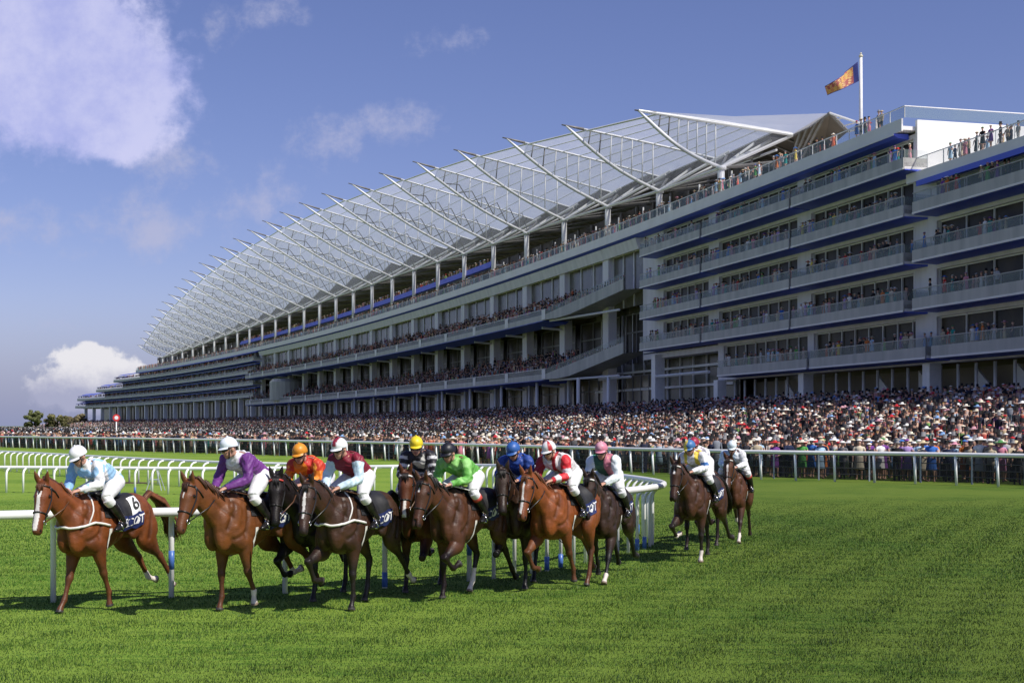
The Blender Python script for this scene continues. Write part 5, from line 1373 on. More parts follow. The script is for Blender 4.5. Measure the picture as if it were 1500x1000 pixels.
FIELD = [
 dict(px=105, py=899, hd=22, label='bright chestnut horse with a broad white blaze and white breast strap leading on the left', coat=CHEST, points=(0.12, 0.04, 0.014), mane=(0.10, 0.035, 0.014), legs=(F_BACK, (-34, 12, 15, 34, 14), H_PUSH, (-6, -48, -30, -58, -66)), neck=36, head_pitch=68, yaw=0.28, blaze=(0.18, 0.97, 0.036), socks=((2, 0.12), (3, 0.3)), breast=True, number='6', tail_lift=0.8, seed=1),
 dict(px=320, py=899, hd=29, label='chestnut horse with a small white star carrying the rider in purple', coat=(0.19, 0.066, 0.018), points=(0.09, 0.032, 0.012), mane=(0.05, 0.02, 0.01), legs=((-48, -8, -20, 4, -10), (-40, 4, -2, 20, 4), (-16, -48, -30, -30, -50), (6, -56, -30, -80, -92)), neck=34, head_pitch=66, yaw=0.15, blaze=(0.22, 0.34, 0.018), socks=((0, 0.1), (3, 0.25)), tail_lift=0.45, seed=2),
 dict(px=432, py=884, hd=18, label='almost black horse with a red browband behind the chestnut with the purple rider', coat=BLACK, mane=(0.008, 0.006, 0.006), legs=(F_UP, F_HALF, H_MID, H_TRAIL), neck=36, head_pitch=70, yaw=0.35, noseband='web_red', text=None, seed=3, breast=False),
 dict(px=485, py=897, hd=24, label='dark brown horse with a white blaze and white breast strap under the maroon rider', coat=BROWN, points=(0.012, 0.008, 0.006), mane=(0.01, 0.007, 0.006), legs=((-40, 2, -3, 22, 4), (-4, 58, -24, -64, -60), (-10, -46, -34, -40, -60), (26, -34, 6, 24, 10)), neck=32, head_pitch=66, yaw=0.25, blaze=(0.12, 0.72, 0.020), socks=((2, 0.1),), breast=True, seed=4),
 dict(px=606, py=872, hd=8, label='bay horse with a white nose and pale browband seen head on under the yellow cap', coat=BAY_C, mane=(0.01, 0.007, 0.006), legs=(F_FOLD, F_UP, H_MID, H_TRAIL), neck=38, head_pitch=70, yaw=0.1, blaze=(0.62, 0.98, 0.03), noseband='web_white', text=None, seed=5),
 dict(px=650, py=881, hd=27, label='bay horse with a white star and one white hind sock under the green rider', coat=(0.095, 0.036, 0.014), mane=(0.01, 0.007, 0.006), legs=((-4, 52, -44, -84, -80), (-40, 0, -4, 20, 2), (-8, -44, -30, -30, -50), (24, -30, 14, 34, 16)), neck=32, head_pitch=70, yaw=0.0, blaze=(0.10, 0.26, 0.018), socks=((3, 0.45),), seed=6),
 dict(px=748, py=866, hd=13, label='dark brown horse with no white on its face under the royal blue rider', coat=(0.040, 0.020, 0.011), mane=(0.008, 0.006, 0.005), legs=(F_UP, F_FOLD, H_UNDER, H_TRAIL), neck=40, head_pitch=64, yaw=0.2, text=None, seed=7),
 dict(px=798, py=869, hd=29, label='orange chestnut horse with a white striped nose under the red and white rider', coat=(0.27, 0.078, 0.018), points=(0.10, 0.035, 0.012), mane=(0.11, 0.04, 0.015), legs=((-50, -16, -24, 0, -10), (-8, 46, -30, -60, -50), (22, -30, 10, 30, 14), (-14, -48, -32, -20, -40)), neck=34, head_pitch=68, yaw=0.1, blaze=(0.16, 0.90, 0.022), girth='web_white', seed=8),
 dict(px=876, py=853, hd=18, label='dark bay horse with a pale browband under the pink capped rider', coat=(0.042, 0.020, 0.011), mane=(0.01, 0.007, 0.006), legs=((-20, 24, 24, 46, 30), (-54, -18, -26, -4, -14), (-10, -50, -34, -60, -80), (-16, -48, -34, -20, -44)), neck=36, head_pitch=72, yaw=-0.1, noseband='web_white', socks=((0, 0.08),), seed=9),
 dict(px=1006, py=825, hd=28, label='rich brown horse with a white diamond star under the yellow and blue cap', coat=(0.075, 0.030, 0.013), points=(0.014, 0.009, 0.007), mane=(0.01, 0.007, 0.006), legs=((-40, 2, -4, 20, 2), (-2, 56, -40, -80, -76), (-8, -50, -34, -60, -80), (8, -44, -10, 16, -6)), neck=38, head_pitch=70, yaw=0.05, blaze=(0.10, 0.28, 0.022), noseband='web_white', socks=((1, 0.1), (0, 0.1)), seed=10),
 dict(px=1013, py=808, hd=24, label='bay horse almost hidden behind the brown horse with the yellow and blue capped rider', coat=BAY_C, mane=(0.01, 0.007, 0.006), legs=(F_HALF, F_UP, H_MID, H_TRAIL), neck=38, head_pitch=68, text=None, seed=11),
 dict(px=1072, py=795, hd=17, label='bay horse with a white star and snip and white socks running last', coat=(0.105, 0.038, 0.014), points=(0.03, 0.014, 0.009), mane=(0.02, 0.01, 0.007), legs=((-22, 20, 18, 42, 26), (-4, 52, -44, -84, -80), (0, -46, -24, -10, -34), (-10, -52, -36, -70, -86)), neck=42, head_pitch=72, yaw=-0.05, blaze=(0.10, 0.95, 0.018), noseband='web_white', socks=((0, 0.25), (1, 0.2), (3, 0.3)), text=None, seed=12),
]
W_ = (0.76, 0.76, 0.78)
def sil1(c, P, arm, side, al, nz):
    blu = np.array((0.33, 0.56, 0.80)); c[:] = blu; f = nz(P, 26, 2) > 0.10; c[f & ((side >= 0) | (P[:, 1] > 0.02))] = W_
    c[(side > 0) & (arm > 0.3) & (nz(P, 40, 1) > -0.25)] = W_; c[(side < 0)] = (0.28, 0.50, 0.80)
def sil2(c, P, arm, side, al, nz):
    c[:] = (0.60, 0.55, 0.68); c[(side != 0)] = (0.14, 0.035, 0.20); c[(side == 0) & (np.abs(P[:, 1]) > 0.11)] = (0.16, 0.04, 0.22); c[(side == 0) & (al > 0.36) & (np.abs(P[:, 1]) < 0.09)] = W_
def sil3(c, P, arm, side, al, nz):
    c[:] = (0.72, 0.20, 0.015); c[(side == 0) & (nz(P, 14, 3) > 0.15)] = (0.50, 0.03, 0.02); c[(side != 0) & (arm < 0.22)] = (0.55, 0.05, 0.02); c[(nz(P, 30, 5) > 0.35) & (side != 0)] = (0.80, 0.32, 0.04)
def sil4(c, P, arm, side, al, nz):
    c[:] = (0.20, 0.012, 0.030); c[(side != 0) & (arm > 0.06)] = (0.55, 0.70, 0.80)
def sil5(c, P, arm, side, al, nz):
    c[:] = (0.015, 0.015, 0.02); c[(side != 0) & (np.sin(arm * 30) > 0.3)] = (0.6, 0.6, 0.6); c[(side == 0) & (nz(P, 18, 1) > 0.35)] = (0.55, 0.55, 0.5)
def sil6(c, P, arm, side, al, nz):
    c[:] = (0.13, 0.40, 0.07); c[nz(P, 24, 4) > 0.25] = (0.26, 0.55, 0.16); c[(arm > 0.93)] = W_
def sil7(c, P, arm, side, al, nz):
    c[:] = (0.018, 0.055, 0.26); c[nz(P, 20, 2) > 0.4] = (0.03, 0.09, 0.36); c[arm > 0.95] = W_
def sil8(c, P, arm, side, al, nz):
    c[:] = (0.66, 0.63, 0.63); c[(side == 0) & (np.abs(P[:, 1] - 0.03) < 0.028)] = (0.40, 0.02, 0.03)
    c[(side == 0) & (al < 0.16)] = (0.62, 0.60, 0.6)
    s = (side > 0); c[s] = W_; c[s & (arm < 0.30)] = (0.58, 0.02, 0.03); c[s & (arm > 0.52) & (arm < 0.72)] = (0.58, 0.02, 0.03); c[(side < 0)] = (0.30, 0.015, 0.03)
    c[s & (arm > 0.86)] = (0.55, 0.02, 0.03)
def sil9(c, P, arm, side, al, nz):
    c[:] = (0.03, 0.10, 0.06); c[(side == 0) & (P[:, 1] > 0.02)] = (0.48, 0.16, 0.22); c[side != 0] = (0.70, 0.76, 0.78); c[(side == 0) & (np.abs(P[:, 1]) > 0.14)] = (0.05, 0.30, 0.18)
def sil10(c, P, arm, side, al, nz):
    c[:] = W_; v = np.abs(np.abs(P[:, 1]) - 0.10) < 0.035; c[(side == 0) & v & (al > 0.15)] = (0.70, 0.56, 0.06); c[(side != 0) & (arm > 0.28) & (arm < 0.42)] = (0.05, 0.16, 0.42)
def sil11(c, P, arm, side, al, nz):
    c[:] = W_; c[(side != 0) & (nz(P, 30, 2) > 0.3)] = (0.5, 0.5, 0.55)
def sil12(c, P, arm, side, al, nz):
    c[:] = (0.50, 0.64, 0.76); c[(side > 0)] = W_; c[(side == 0) & (P[:, 1] > 0.05)] = (0.70, 0.74, 0.78)
def cap_stripes(col):
    def f(c, L): c[(np.abs(L[:, 1]) < 0.035) & (L[:, 2] > 0.06)] = col
    return f
def cap_quart(col):
    def f(c, L): c[(L[:, 1] > 0)] = col
    return f
def cap8(c, L): c[(np.abs(np.abs(np.arctan2(L[:, 1], L[:, 0] + 0.008)) - 0.9) < 0.33) & (L[:, 2] > 0.03)] = (0.42, 0.02, 0.03)
JOCK = [
 dict(label='rider in pale blue and white silks with a plain white cap on the leading chestnut', body_col=(0.4, 0.6, 0.8), pattern=sil1, cap_col=(0.80, 0.80, 0.83), look=(-0.15, 0.55), seed=1, lean=0.25),
 dict(label='rider in purple and lilac silks with a shiny white helmet on the starred chestnut', body_col=(0.14, 0.035, 0.2), pattern=sil2, cap_col=(0.70, 0.76, 0.82), look=(-0.30, 0.25), seed=2, lean=-0.10, rise=0.05),
 dict(label='rider in orange and red silks with an orange cap on the black horse', body_col=(0.7, 0.2, 0.02), pattern=sil3, cap_col=(0.66, 0.26, 0.02), look=(0.0, 0.35), seed=3, lean=0.50),
 dict(label='rider in maroon silks with pale blue sleeves and a white cap striped maroon', body_col=(0.2, 0.012, 0.03), pattern=sil4, cap_col=(0.76, 0.78, 0.80), cap_pattern=cap_stripes((0.26, 0.02, 0.04)), look=(-0.1, 0.3), seed=4, lean=0.00, rise=0.05),
 dict(label='rider in black silks with a bright yellow cap on the bay horse seen head on', body_col=(0.02, 0.02, 0.02), pattern=sil5, cap_col=(0.74, 0.58, 0.02), look=(0.1, 0.3), seed=5, lean=0.15, rise=0.06),
 dict(label='rider in bright green silks with a black cap and red boot tops', body_col=(0.13, 0.4, 0.07), pattern=sil6, cap_col=(0.012, 0.012, 0.018), look=(-0.1, 0.4), seed=6, lean=0.35, boot_top='web_red'),
 dict(label='rider all in royal blue silks with a royal blue cap', body_col=(0.02, 0.06, 0.26), pattern=sil7, cap_col=(0.03, 0.11, 0.36), look=(-0.2, 0.5), seed=7, lean=0.4),
 dict(label='rider in white silks with red banded sleeves and a red and white cap', body_col=W_, pattern=sil8, cap_col=(0.72, 0.72, 0.73), cap_pattern=cap8, look=(-0.1, 0.4), seed=8, lean=0.3),
 dict(label='rider with white sleeves, pink and dark green body and a pink cap', body_col=(0.05, 0.1, 0.06), pattern=sil9, cap_col=(0.62, 0.22, 0.30), cap_pattern=cap_stripes((0.68, 0.36, 0.42)), look=(0.0, 0.3), seed=9, lean=-0.15, rise=0.03),
 dict(label='rider in white silks with yellow braces and a yellow and blue quartered cap', body_col=W_, pattern=sil10, cap_col=(0.70, 0.56, 0.06), cap_pattern=cap_quart((0.05, 0.16, 0.36)), look=(-0.1, 0.4), seed=10, lean=0.55),
 dict(label='rider in plain white silks and maroon cap half hidden behind another rider', body_col=W_, pattern=sil11, cap_col=(0.32, 0.02, 0.05), look=(0.0, 0.3), seed=11, lean=0.30),
 dict(label='rider in pale blue and white silks, white cap and red boot tops running last', body_col=(0.5, 0.64, 0.76), pattern=sil12, cap_col=(0.66, 0.74, 0.78), look=(0.1, 0.45), seed=12, lean=0.65, boot_top='web_red'),
]
for fkw, jkw in zip(FIELD, JOCK):
    hs = field(**dict(fkw)); make_jockey(horse=hs, **jkw)
# ------------------------------------------------------------------ spectators
SUITS = [(0.012, 0.012, 0.016), (0.02, 0.02, 0.028), (0.03, 0.03, 0.04), (0.045, 0.035, 0.03), (0.08, 0.08, 0.085), (0.02, 0.025, 0.05)]
GOWNS = [(0.55, 0.10, 0.08), (0.60, 0.30, 0.26), (0.66, 0.46, 0.36), (0.50, 0.03, 0.03), (0.62, 0.60, 0.56), (0.70, 0.70, 0.70), (0.42, 0.58, 0.70), (0.55, 0.20, 0.26), (0.60, 0.50, 0.30), (0.16, 0.30, 0.55), (0.03, 0.25, 0.22), (0.28, 0.10, 0.30), (0.20, 0.42, 0.12), (0.55, 0.12, 0.05), (0.68, 0.52, 0.45)]
SKIN = [(0.55, 0.32, 0.23), (0.48, 0.27, 0.19), (0.60, 0.38, 0.28), (0.22, 0.11, 0.07)]
HATS = [(0.015, 0.015, 0.018), (0.015, 0.015, 0.018), (0.78, 0.76, 0.72), (0.72, 0.66, 0.52), (0.66, 0.62, 0.54), (0.62, 0.55, 0.42), (0.5, 0.03, 0.04), (0.55, 0.30, 0.35), (0.20, 0.35, 0.60), (0.75, 0.74, 0.72)]
M['crowd'] = vcol_mat('crowd_clothes', 0.8, 0.12, 8, spec=0.2)
def lathe_t(rows, n):
    """rows of (z, half depth x, half width y, x offset, zone)"""
    V = []; Zn = []; F = []
    for z, a, b, xo, zn in rows:
        for k in range(n):
            t = 2 * pi * k / n; V.append((xo + a * math.cos(t), b * math.sin(t), z)); Zn.append(zn)
    for i in range(len(rows) - 1):
        for k in range(n): F.append((i * n + k, i * n + (k + 1) % n, (i + 1) * n + (k + 1) % n, (i + 1) * n + k))
    return V, F, Zn
# zones: 0 trousers or skirt, 1 jacket or dress, 2 skin, 3 hair, 4 hat
def template(kind, n=7):
    V, F, Z = [], [], []
    def add(r, nn=n):
        v, f, z = lathe_t(r, nn); o = len(V); V.extend(v); F.extend([tuple(i + o for i in q) for q in f]); Z.extend(z)
    if kind == 'suit':
        add([(0.0, .07, .13, 0, 0), (0.45, .075, .14, 0, 0), (0.86, .11, .17, 0, 0), (0.90, .12, .18, 0, 1), (1.15, .11, .17, 0, 1), (1.38, .12, .21, 0, 1), (1.46, .07, .12, 0, 1), (1.47, .05, .05, 0, 2)])
    else:
        add([(0.0, .05, .08, 0, 2), (0.42, .06, .10, 0, 2), (0.44, .15, .21, 0, 1), (0.85, .13, .18, 0, 1), (1.06, .09, .13, 0, 1), (1.28, .11, .17, 0, 1), (1.38, .09, .16, 0, 2), (1.43, .05, .06, 0, 2)])
    add([(1.46, .05, .05, .0, 2), (1.53, .085, .07, .01, 2), (1.62, .10, .08, .005, 2), (1.68, .10, .08, -.005, 3), (1.74, .05, .045, -.01, 3), (1.75, .001, .001, -.01, 3)])
    for s in (1, -1):
        z2 = 1 if kind == 'suit' else 2
        o = len(V); v, f, z = lathe_t([(1.37, .045, .045, 0, 1), (1.08, .04, .04, .02, z2), (0.92, .03, .03, .12, 2)], 4)
        v = [(x, y + s * (.22 if zz > 1.2 else .25), zz) for x, y, zz in v]
        V.extend(v); F.extend([tuple(i + o for i in q) for q in f]); Z.extend(z)
    hat = None
    if kind == 'suit': add([(1.655, .17, .14, 0, 4), (1.665, .17, .14, 0, 4), (1.67, .098, .085, 0, 4), (1.84, .10, .088, 0, 4), (1.845, .001, .001, 0, 4)])
    elif kind == 'wide': add([(1.64, .26, .25, 0.0, 4), (1.67, .22, .21, 0, 4), (1.68, .11, .10, 0, 4), (1.77, .10, .09, 0, 4), (1.79, .001, .001, 0, 4)])
    elif kind == 'small': add([(1.70, .13, .13, .02, 4), (1.74, .09, .10, .02, 4), (1.78, .001, .001, .0, 4)])
    if kind == 'bare': V = [v for v in V]
    return np.array(V), F, np.array(Z)
TPL = {k: template(k) for k in ('suit', 'wide', 'small', 'bare')}
TPL_S = {k: template(k, 4) for k in ('suit', 'wide', 'small', 'bare')}
def bust(kind):
    V, F, Z = template(kind, 5); keep = V[:, 2] > 0.80; idx = -np.ones(len(V), int); idx[keep] = np.arange(keep.sum())
    F2 = [tuple(idx[list(f)]) for f in F if all(keep[list(f)])]; return V[keep], F2, Z[keep]
TPL_B = {k: bust(k) for k in ('suit', 'wide', 'small', 'bare')}
KINDS_ = ['suit', 'wide', 'small', 'bare']
def pick(arr, idx): return np.array(arr)[idx]
def mass(name, label, pos, face, tpl, p_kind=(0.5, 0.22, 0.14, 0.14), bright=1.0, offset=None):
    """one mesh holding a crowd too dense to count"""
    N = len(pos); kd = rng.choice(4, N, p=p_kind); Vs, Fs, Cs = [], [], []; base = 0
    for ki, kn in enumerate(KINDS_):
        sel = np.where(kd == ki)[0]
        if not len(sel): continue
        T, Ft, Zt = tpl[kn]; n = len(sel)
        sc = rng.normal(1.0, 0.045, n)[:, None, None] * (0.97 if kn != 'suit' else 1.0)
        a = face[sel] + rng.normal(0, 0.5, n); ca, sa = np.cos(a)[:, None], np.sin(a)[:, None]
        W = np.empty((n, len(T), 3)); W[:, :, 0] = T[None, :, 0] * ca - T[None, :, 1] * sa; W[:, :, 1] = T[None, :, 0] * sa + T[None, :, 1] * ca; W[:, :, 2] = T[None, :, 2]
        W = W * sc + pos[sel][:, None, :]
        pal = np.empty((n, 5, 3))
        suit = pick(SUITS, rng.integers(0, len(SUITS), n)); gown = pick(GOWNS, rng.integers(0, len(GOWNS), n))
        if kn == 'suit':
            lightj = rng.random(n) < 0.14; suit[lightj] = pick([(0.30, 0.29, 0.27), (0.42, 0.42, 0.42), (0.20, 0.22, 0.26)], rng.integers(0, 3, lightj.sum()))
            pal[:, 0] = suit * 1.3; pal[:, 1] = suit; pal[:, 4] = np.where(rng.random((n, 1)) < 0.80, np.array([[0.014, 0.013, 0.015]]), np.array([[0.20, 0.20, 0.21]]))
        else:
            pal[:, 0] = gown; pal[:, 1] = gown; pal[:, 4] = pick(HATS, rng.integers(0, len(HATS), n))
            if kn == 'bare': dkk = rng.random(n) < 0.5; pal[dkk, 0] = suit[dkk]; pal[dkk, 1] = suit[dkk]
        pal[:, 2] = pick(SKIN, rng.choice(4, n, p=(.4, .3, .25, .05))); pal[:, 3] = pick([(0.02, 0.013, 0.008), (0.06, 0.03, 0.015), (0.25, 0.15, 0.05), (0.10, 0.09, 0.08)], rng.integers(0, 4, n))
        C = pal[:, Zt, :] * bright
        Ff = np.array([f if len(f) == 4 else (*f, f[-1]) for f in Ft])
        Vs.append(W.reshape(-1, 3)); Cs.append(C.reshape(-1, 3)); Fs.append((Ff[None] + (np.arange(n) * len(T))[:, None, None] + base).reshape(-1, 4)); base += n * len(T)
    me = fastmesh(name, np.vstack(Vs), np.vstack(Fs), M['crowd'], 4, True, np.vstack(Cs))
    return tag(link(name, me), label, 'crowd', kind='stuff')

def fac_np(s, n):
    Y = np.interp(s, _S, _Y); X = _c[0] * Y * Y + _c[1] * Y + _c[2]; m = 2 * _c[0] * Y + _c[1]; q = np.hypot(1, m)
    return X - n / q, Y + n * m / q
_DP = sorted(D_PTS); _dx = [p[0] for p in _DP]; _dy = [p[1] for p in _DP]
def beyond_rail(X, Y):     # rough distance behind the far rail
    return (Y - np.interp(X, _dx, _dy)) * 0.66
def to_camera(X, Y): return np.arctan2(-Y, -X + 0.0)
def terr_np(n): return np.where(n > 25, 0.0, np.minimum(18, np.floor((25 - n) / 1.1) + 1) * 0.20)

# candidates on the flat lawn and the steps
def sample_terrace():
    out = []
    NC = 620000; s = rng.uniform(-118, 690, NC); n = rng.uniform(4.0, 200, NC)
    X, Y = fac_np(s, n); br = beyond_rail(X, Y); d = np.hypot(X, Y)
    ok = (br > 2.3) & (Y > 20) & (X / Y < 0.42) & (X / Y > -0.42)
    ang = X / np.maximum(Y, 1)
    X, Y, n, br, d = X[ok], Y[ok], n[ok], br[ok], d[ok]
    # keep probability: dense near the rail and on the steps, thinner where hidden in the middle
    dens = np.where(br < 12, 2.6, np.where(n < 26, 1.7, 0.7)); dens = dens * np.clip(150 / d, 0.22, 1.0) ** 0.9
    area = 808 * 196 / NC
    keep = rng.random(len(X)) < dens * area
    return np.stack([X[keep], Y[keep], terr_np(n[keep])], 1), br[keep], n[keep]
cand, cbr, cn = sample_terrace()
# blue noise: drop people standing inside one another
def thin(P, rmin):
    g = {}; keep = np.zeros(len(P), bool); order = np.argsort(P[:, 1])
    for i in order:
        x, y = P[i, 0], P[i, 1]; kx, ky = int(x / rmin), int(y / rmin); ok = True
        for a in (-1, 0, 1):
            for b in (-1, 0, 1):
                for j in g.get((kx + a, ky + b), ()):
                    if (P[j, 0] - x) ** 2 + (P[j, 1] - y) ** 2 < rmin * rmin: ok = False; break
        if ok: keep[i] = True; g.setdefault((kx, ky), []).append(i)
    return keep
kp = thin(cand, 0.40); cand, cbr, cn = cand[kp], cbr[kp], cn[kp]
dist = np.hypot(cand[:, 0], cand[:, 1])
infr = (cand[:, 0] / cand[:, 1] > -0.37) & (cand[:, 0] / cand[:, 1] < 0.37)
rank = np.where(infr, dist, 1e9)
# favour those whose heads show: the front rows and the steps
NIND = 70
ind_i = np.argsort(rank)[:NIND]
isind = np.zeros(len(cand), bool); isind[ind_i] = True
rest = cand[~isind]; rd = dist[~isind]
face = to_camera(rest[:, 0], rest[:, 1])
a = rd < 115; b = (rd >= 115) & (rd < 260); c_ = rd >= 260
mass('crowd', 'dense race day crowd in dark suits and hats on the nearer lawn and steps', rest[a], face[a], TPL, p_kind=(0.42, 0.24, 0.15, 0.19))
mass('crowd', 'mass of spectators on the steps before the middle of the stand', rest[b], face[b], TPL_S)
mass('crowd', 'far crowd below the distant left wing of the stand', rest[c_], face[c_], TPL_B)
print('crowd', len(cand), a.sum(), b.sum(), c_.sum())
# crowds on the stand itself
def on_stand(s, n, z):
    X, Y = fac_np(s, n); return np.stack([X, Y, z], 1)
def fac_dir(s):
    Y = np.interp(s, _S, _Y); m = 2 * _c[0] * Y + _c[1]; return np.arctan2(m / np.hypot(1, m), -1 / np.hypot(1, m))
for (z0, zb), nm, lab in zip(DECKS, ('upper', 'lower'), ('spectators seated along the upper raked deck of the stand', 'spectators seated along the lower raked deck of the stand')):
    Ps, Fs_ = [], []
    for r in range(5):
        k = int((DK1 - DK0) / 0.60); s = np.linspace(DK0 + 0.5, DK1 - 0.5, k) + rng.normal(0, 0.12, k); s = s[rng.random(k) < 0.72 * np.clip(1.15 - s / 500, 0.5, 1)]
        n = np.full(len(s), DN - 0.3 - r * 1.15 - 0.5); z = np.full(len(s), lerp(z0 + 0.5, zb, (r + 1) / 5) - 0.25 + (0.25 if r == 4 else 0)) + np.where(rng.random(len(s)) < 0.15, 0.4, 0)
        Ps.append(on_stand(s, n, z)); Fs_.append(fac_dir(s))
    k = 30; s = np.linspace(S_C0 + 2, DK0 - 0.5, k); t = (DK0 - s) / (DK0 - S_C0); Ps.append(on_stand(s, lerp(DN, 2.4, t) - 0.7, lerp(z0 + 0.4, (z0 + 2.3) + 0.5, t))); Fs_.append(fac_dir(s))
    mass('crowd', lab, np.vstack(Ps), np.concatenate(Fs_), TPL_B, p_kind=(0.42, 0.18, 0.14, 0.26))
Ps, Fs_ = [], []
s = np.sort(rng.uniform(S_C0 - 4, S_END - 1, 1500)); n = rng.choice([0.75, 0.3, -1.2], len(s)); Ps.append(on_stand(s, n, ROOF + np.where(n > 0, 0.55, 0.75))); Fs_.append(fac_dir(s))
s = rng.uniform(ub0, ub1, 420); Ps.append(on_stand(s, np.full(len(s), -1.6), np.full(len(s), 31.9))); Fs_.append(fac_dir(s))
mass('crowd', 'spectators lining the long terraces under the winged roof', np.vstack(Ps), np.concatenate(Fs_), TPL_S, p_kind=(0.3, 0.28, 0.16, 0.26))
Ps, Fs_ = [], []
for li, zf in enumerate(LZ):
    e = ENDS[li]
    for n in (2.6, 1.4): s = rng.uniform(S_C1, e - 1, int((e - S_C1) * 0.62)); Ps.append(on_stand(s, np.full(len(s), n), np.full(len(s), zf + (0.75 if n > 2 else 1.0)))); Fs_.append(fac_dir(s))
mass('crowd', 'spectators packed on the stepped balconies of the distant left wing', np.vstack(Ps), np.concatenate(Fs_), TPL_B, p_kind=(0.34, 0.24, 0.16, 0.26))

# ---- individuals: nearest people of the crowd and those on the boxes' balconies
M['wear'] = vcol_mat('spectator_clothes', 0.75, 0.15, 7, 0.2, 20, spec=0.2, objcol=True)
M['face'] = noise_mat('spectator_skin', (0.50, 0.28, 0.20), (0.60, 0.37, 0.27), 5, 0.5)
M['dark_wear'] = noise_mat('dark_trousers', (0.015, 0.015, 0.02), (0.035, 0.035, 0.04), 6, 0.8)
M['hair_dark'] = noise_mat('brown_hair', (0.02, 0.012, 0.007), (0.07, 0.035, 0.015), 12, 0.6)
def figure(kind, pose):
    mb = MB(); rg = random.Random(hash((kind, pose)) % 1000)
    man = kind == 'suit'
    hipz = 0.92
    for s in (1, -1):
        st = 0.04 * pose * s
        loft(mb, [V3(0, s * 0.09, hipz), V3(0.02 + st, s * 0.095, 0.5), V3(st, s * 0.10, 0.09), V3(st, s * 0.10, 0.04)], [(0.10, 0.095), (0.065, 0.062), (0.042, 0.042), (0.045, 0.045)], up=(1, 0, 0.01), n=8, per=3)
        loft(mb, [V3(-0.06 + st, s * 0.105, 0.035), V3(0.06 + st, s * 0.11, 0.04), V3(0.16 + st, s * 0.12, 0.03)], [(0.034, 0.038), (0.038, 0.045), (0.022, 0.036)], n=8, per=2)
    loft(mb, [V3(0, 0, 0.82), V3(0, 0, 0.95), V3(0.0, 0, 1.12), V3(0.01, 0, 1.30), V3(0, 0, 1.42), V3(0.0, 0, 1.47)], [(0.10, 0.14), (0.125, 0.175), (0.105, 0.14 if not man else 0.16), (0.12, 0.175 if not man else 0.195), (0.09, 0.17), (0.05, 0.06)], up=(1, 0, 0.01), n=12, per=3)
    loft(mb, [V3(0, 0, 1.44), V3(0.01, 0, 1.54)], [(0.052, 0.052), (0.052, 0.052)], up=(1, 0, 0), n=8, per=2)
    mb.sphere((0.02, 0, 1.625), (0.10, 0.078, 0.118), 12, 9); mb.sphere((0.10, 0, 1.605), (0.022, 0.015, 0.025), 6, 5); mb.sphere((0.04, 0, 1.55), (0.065, 0.05, 0.04), 8, 6)
    for s in (1, -1): mb.sphere((0.01, s * 0.078, 1.61), (0.02, 0.012, 0.03), 6, 5)
    for s in (1, -1):
        up_ = (pose == 1 and s == 1); el = V3(0.02 + 0.05 * (pose == 2), s * 0.27, 1.12); hd = V3(0.17, s * 0.16, 1.28) if up_ else (V3(0.20, s * 0.08, 1.02) if pose == 2 else V3(0.07, s * 0.27, 0.86))
        loft(mb, [V3(0, s * 0.15, 1.39), V3(0, s * 0.20, 1.36), el, el * 0.4 + hd * 0.6, hd], [(0.055,), (0.06,), (0.046,), (0.038,), (0.03,)], up=(1, 0, 0.01), n=8, per=3)
        dr = (hd - el) / np.linalg.norm(hd - el)
        for f in range(4):
            o_ = V3(0, (f - 1.5) * 0.016, 0) if abs(dr[2]) > 0.5 else V3(0, 0, (f - 1.5) * 0.016)
            loft(mb, [hd + o_, hd + o_ + dr * 0.05, hd + o_ + dr * 0.085 + V3(0.012, 0, -0.01)], [(0.014,), (0.012,), (0.009,)], n=5, per=2)
        loft(mb, [hd, hd + dr * 0.03 + V3(0.035, 0, 0.0), hd + dr * 0.06 + V3(0.045, 0, 0)], [(0.014,), (0.012,), (0.009,)], n=5, per=2)
    if not man:
        loft(mb, [V3(0, 0, 1.10), V3(0, 0, 0.95), V3(0, 0, 0.72), V3(0, 0, 0.46)], [(0.10, 0.135), (0.13, 0.18), (0.15, 0.20), (0.17, 0.23)], up=(1, 0, 0.01), n=12, per=2)
    me = fuse(mb, 0.022, 2, 0.4, 'person')
    for m_ in (M['wear'], M['face'], M['dark_wear'], M['hair_dark']): me.materials.append(m_)
    mi = []
    for p in me.polygons:
        x, y, z = p.center
        if z > 1.47: k = 3 if (z > 1.67 or x < -0.035) and z > 1.55 else 1
        elif man: k = 2 if z < 0.80 and abs(y) < 0.24 else (1 if (z < 0.9 and abs(y) > 0.23) or (x > 0.135 and z > 0.95) else 0)
        else: k = 1 if (z < 0.47) or (abs(y) > 0.205 and z < 1.30 and z > 0.75) or x > 0.17 else 0
        mi.append(k)
    me.polygons.foreach_set('material_index', mi); return me
def hat_mesh(kind):
    m = MB()
    prof = {'top hat': [(1.675, .175, .145), (1.685, .175, .145), (1.692, .104, .088), (1.78, .098, .083), (1.845, .104, .088), (1.85, .002, .002)],
            'wide brimmed hat': [(1.66, .27, .26), (1.685, .235, .225), (1.70, .115, .10), (1.76, .105, .09), (1.785, .002, .002)],
            'small hat': [(1.70, .13, .125), (1.735, .11, .105), (1.765, .06, .06), (1.775, .002, .002)],
            'flat hat': [(1.68, .19, .175), (1.70, .19, .175), (1.705, .112, .096), (1.755, .105, .09), (1.76, .002, .002)]}[kind]
    v, f, z = lathe_t([(a, b, c, 0.012, 0) for a, b, c in prof], 16); m.add(v, f); return m.mesh('hat', M['wear'], True)
FIG = {(k, p): figure(k, p) for k in ('suit', 'dress') for p in (0, 1, 2)}
HATM = {k: hat_mesh(k) for k in ('top hat', 'wide brimmed hat', 'small hat', 'flat hat')}
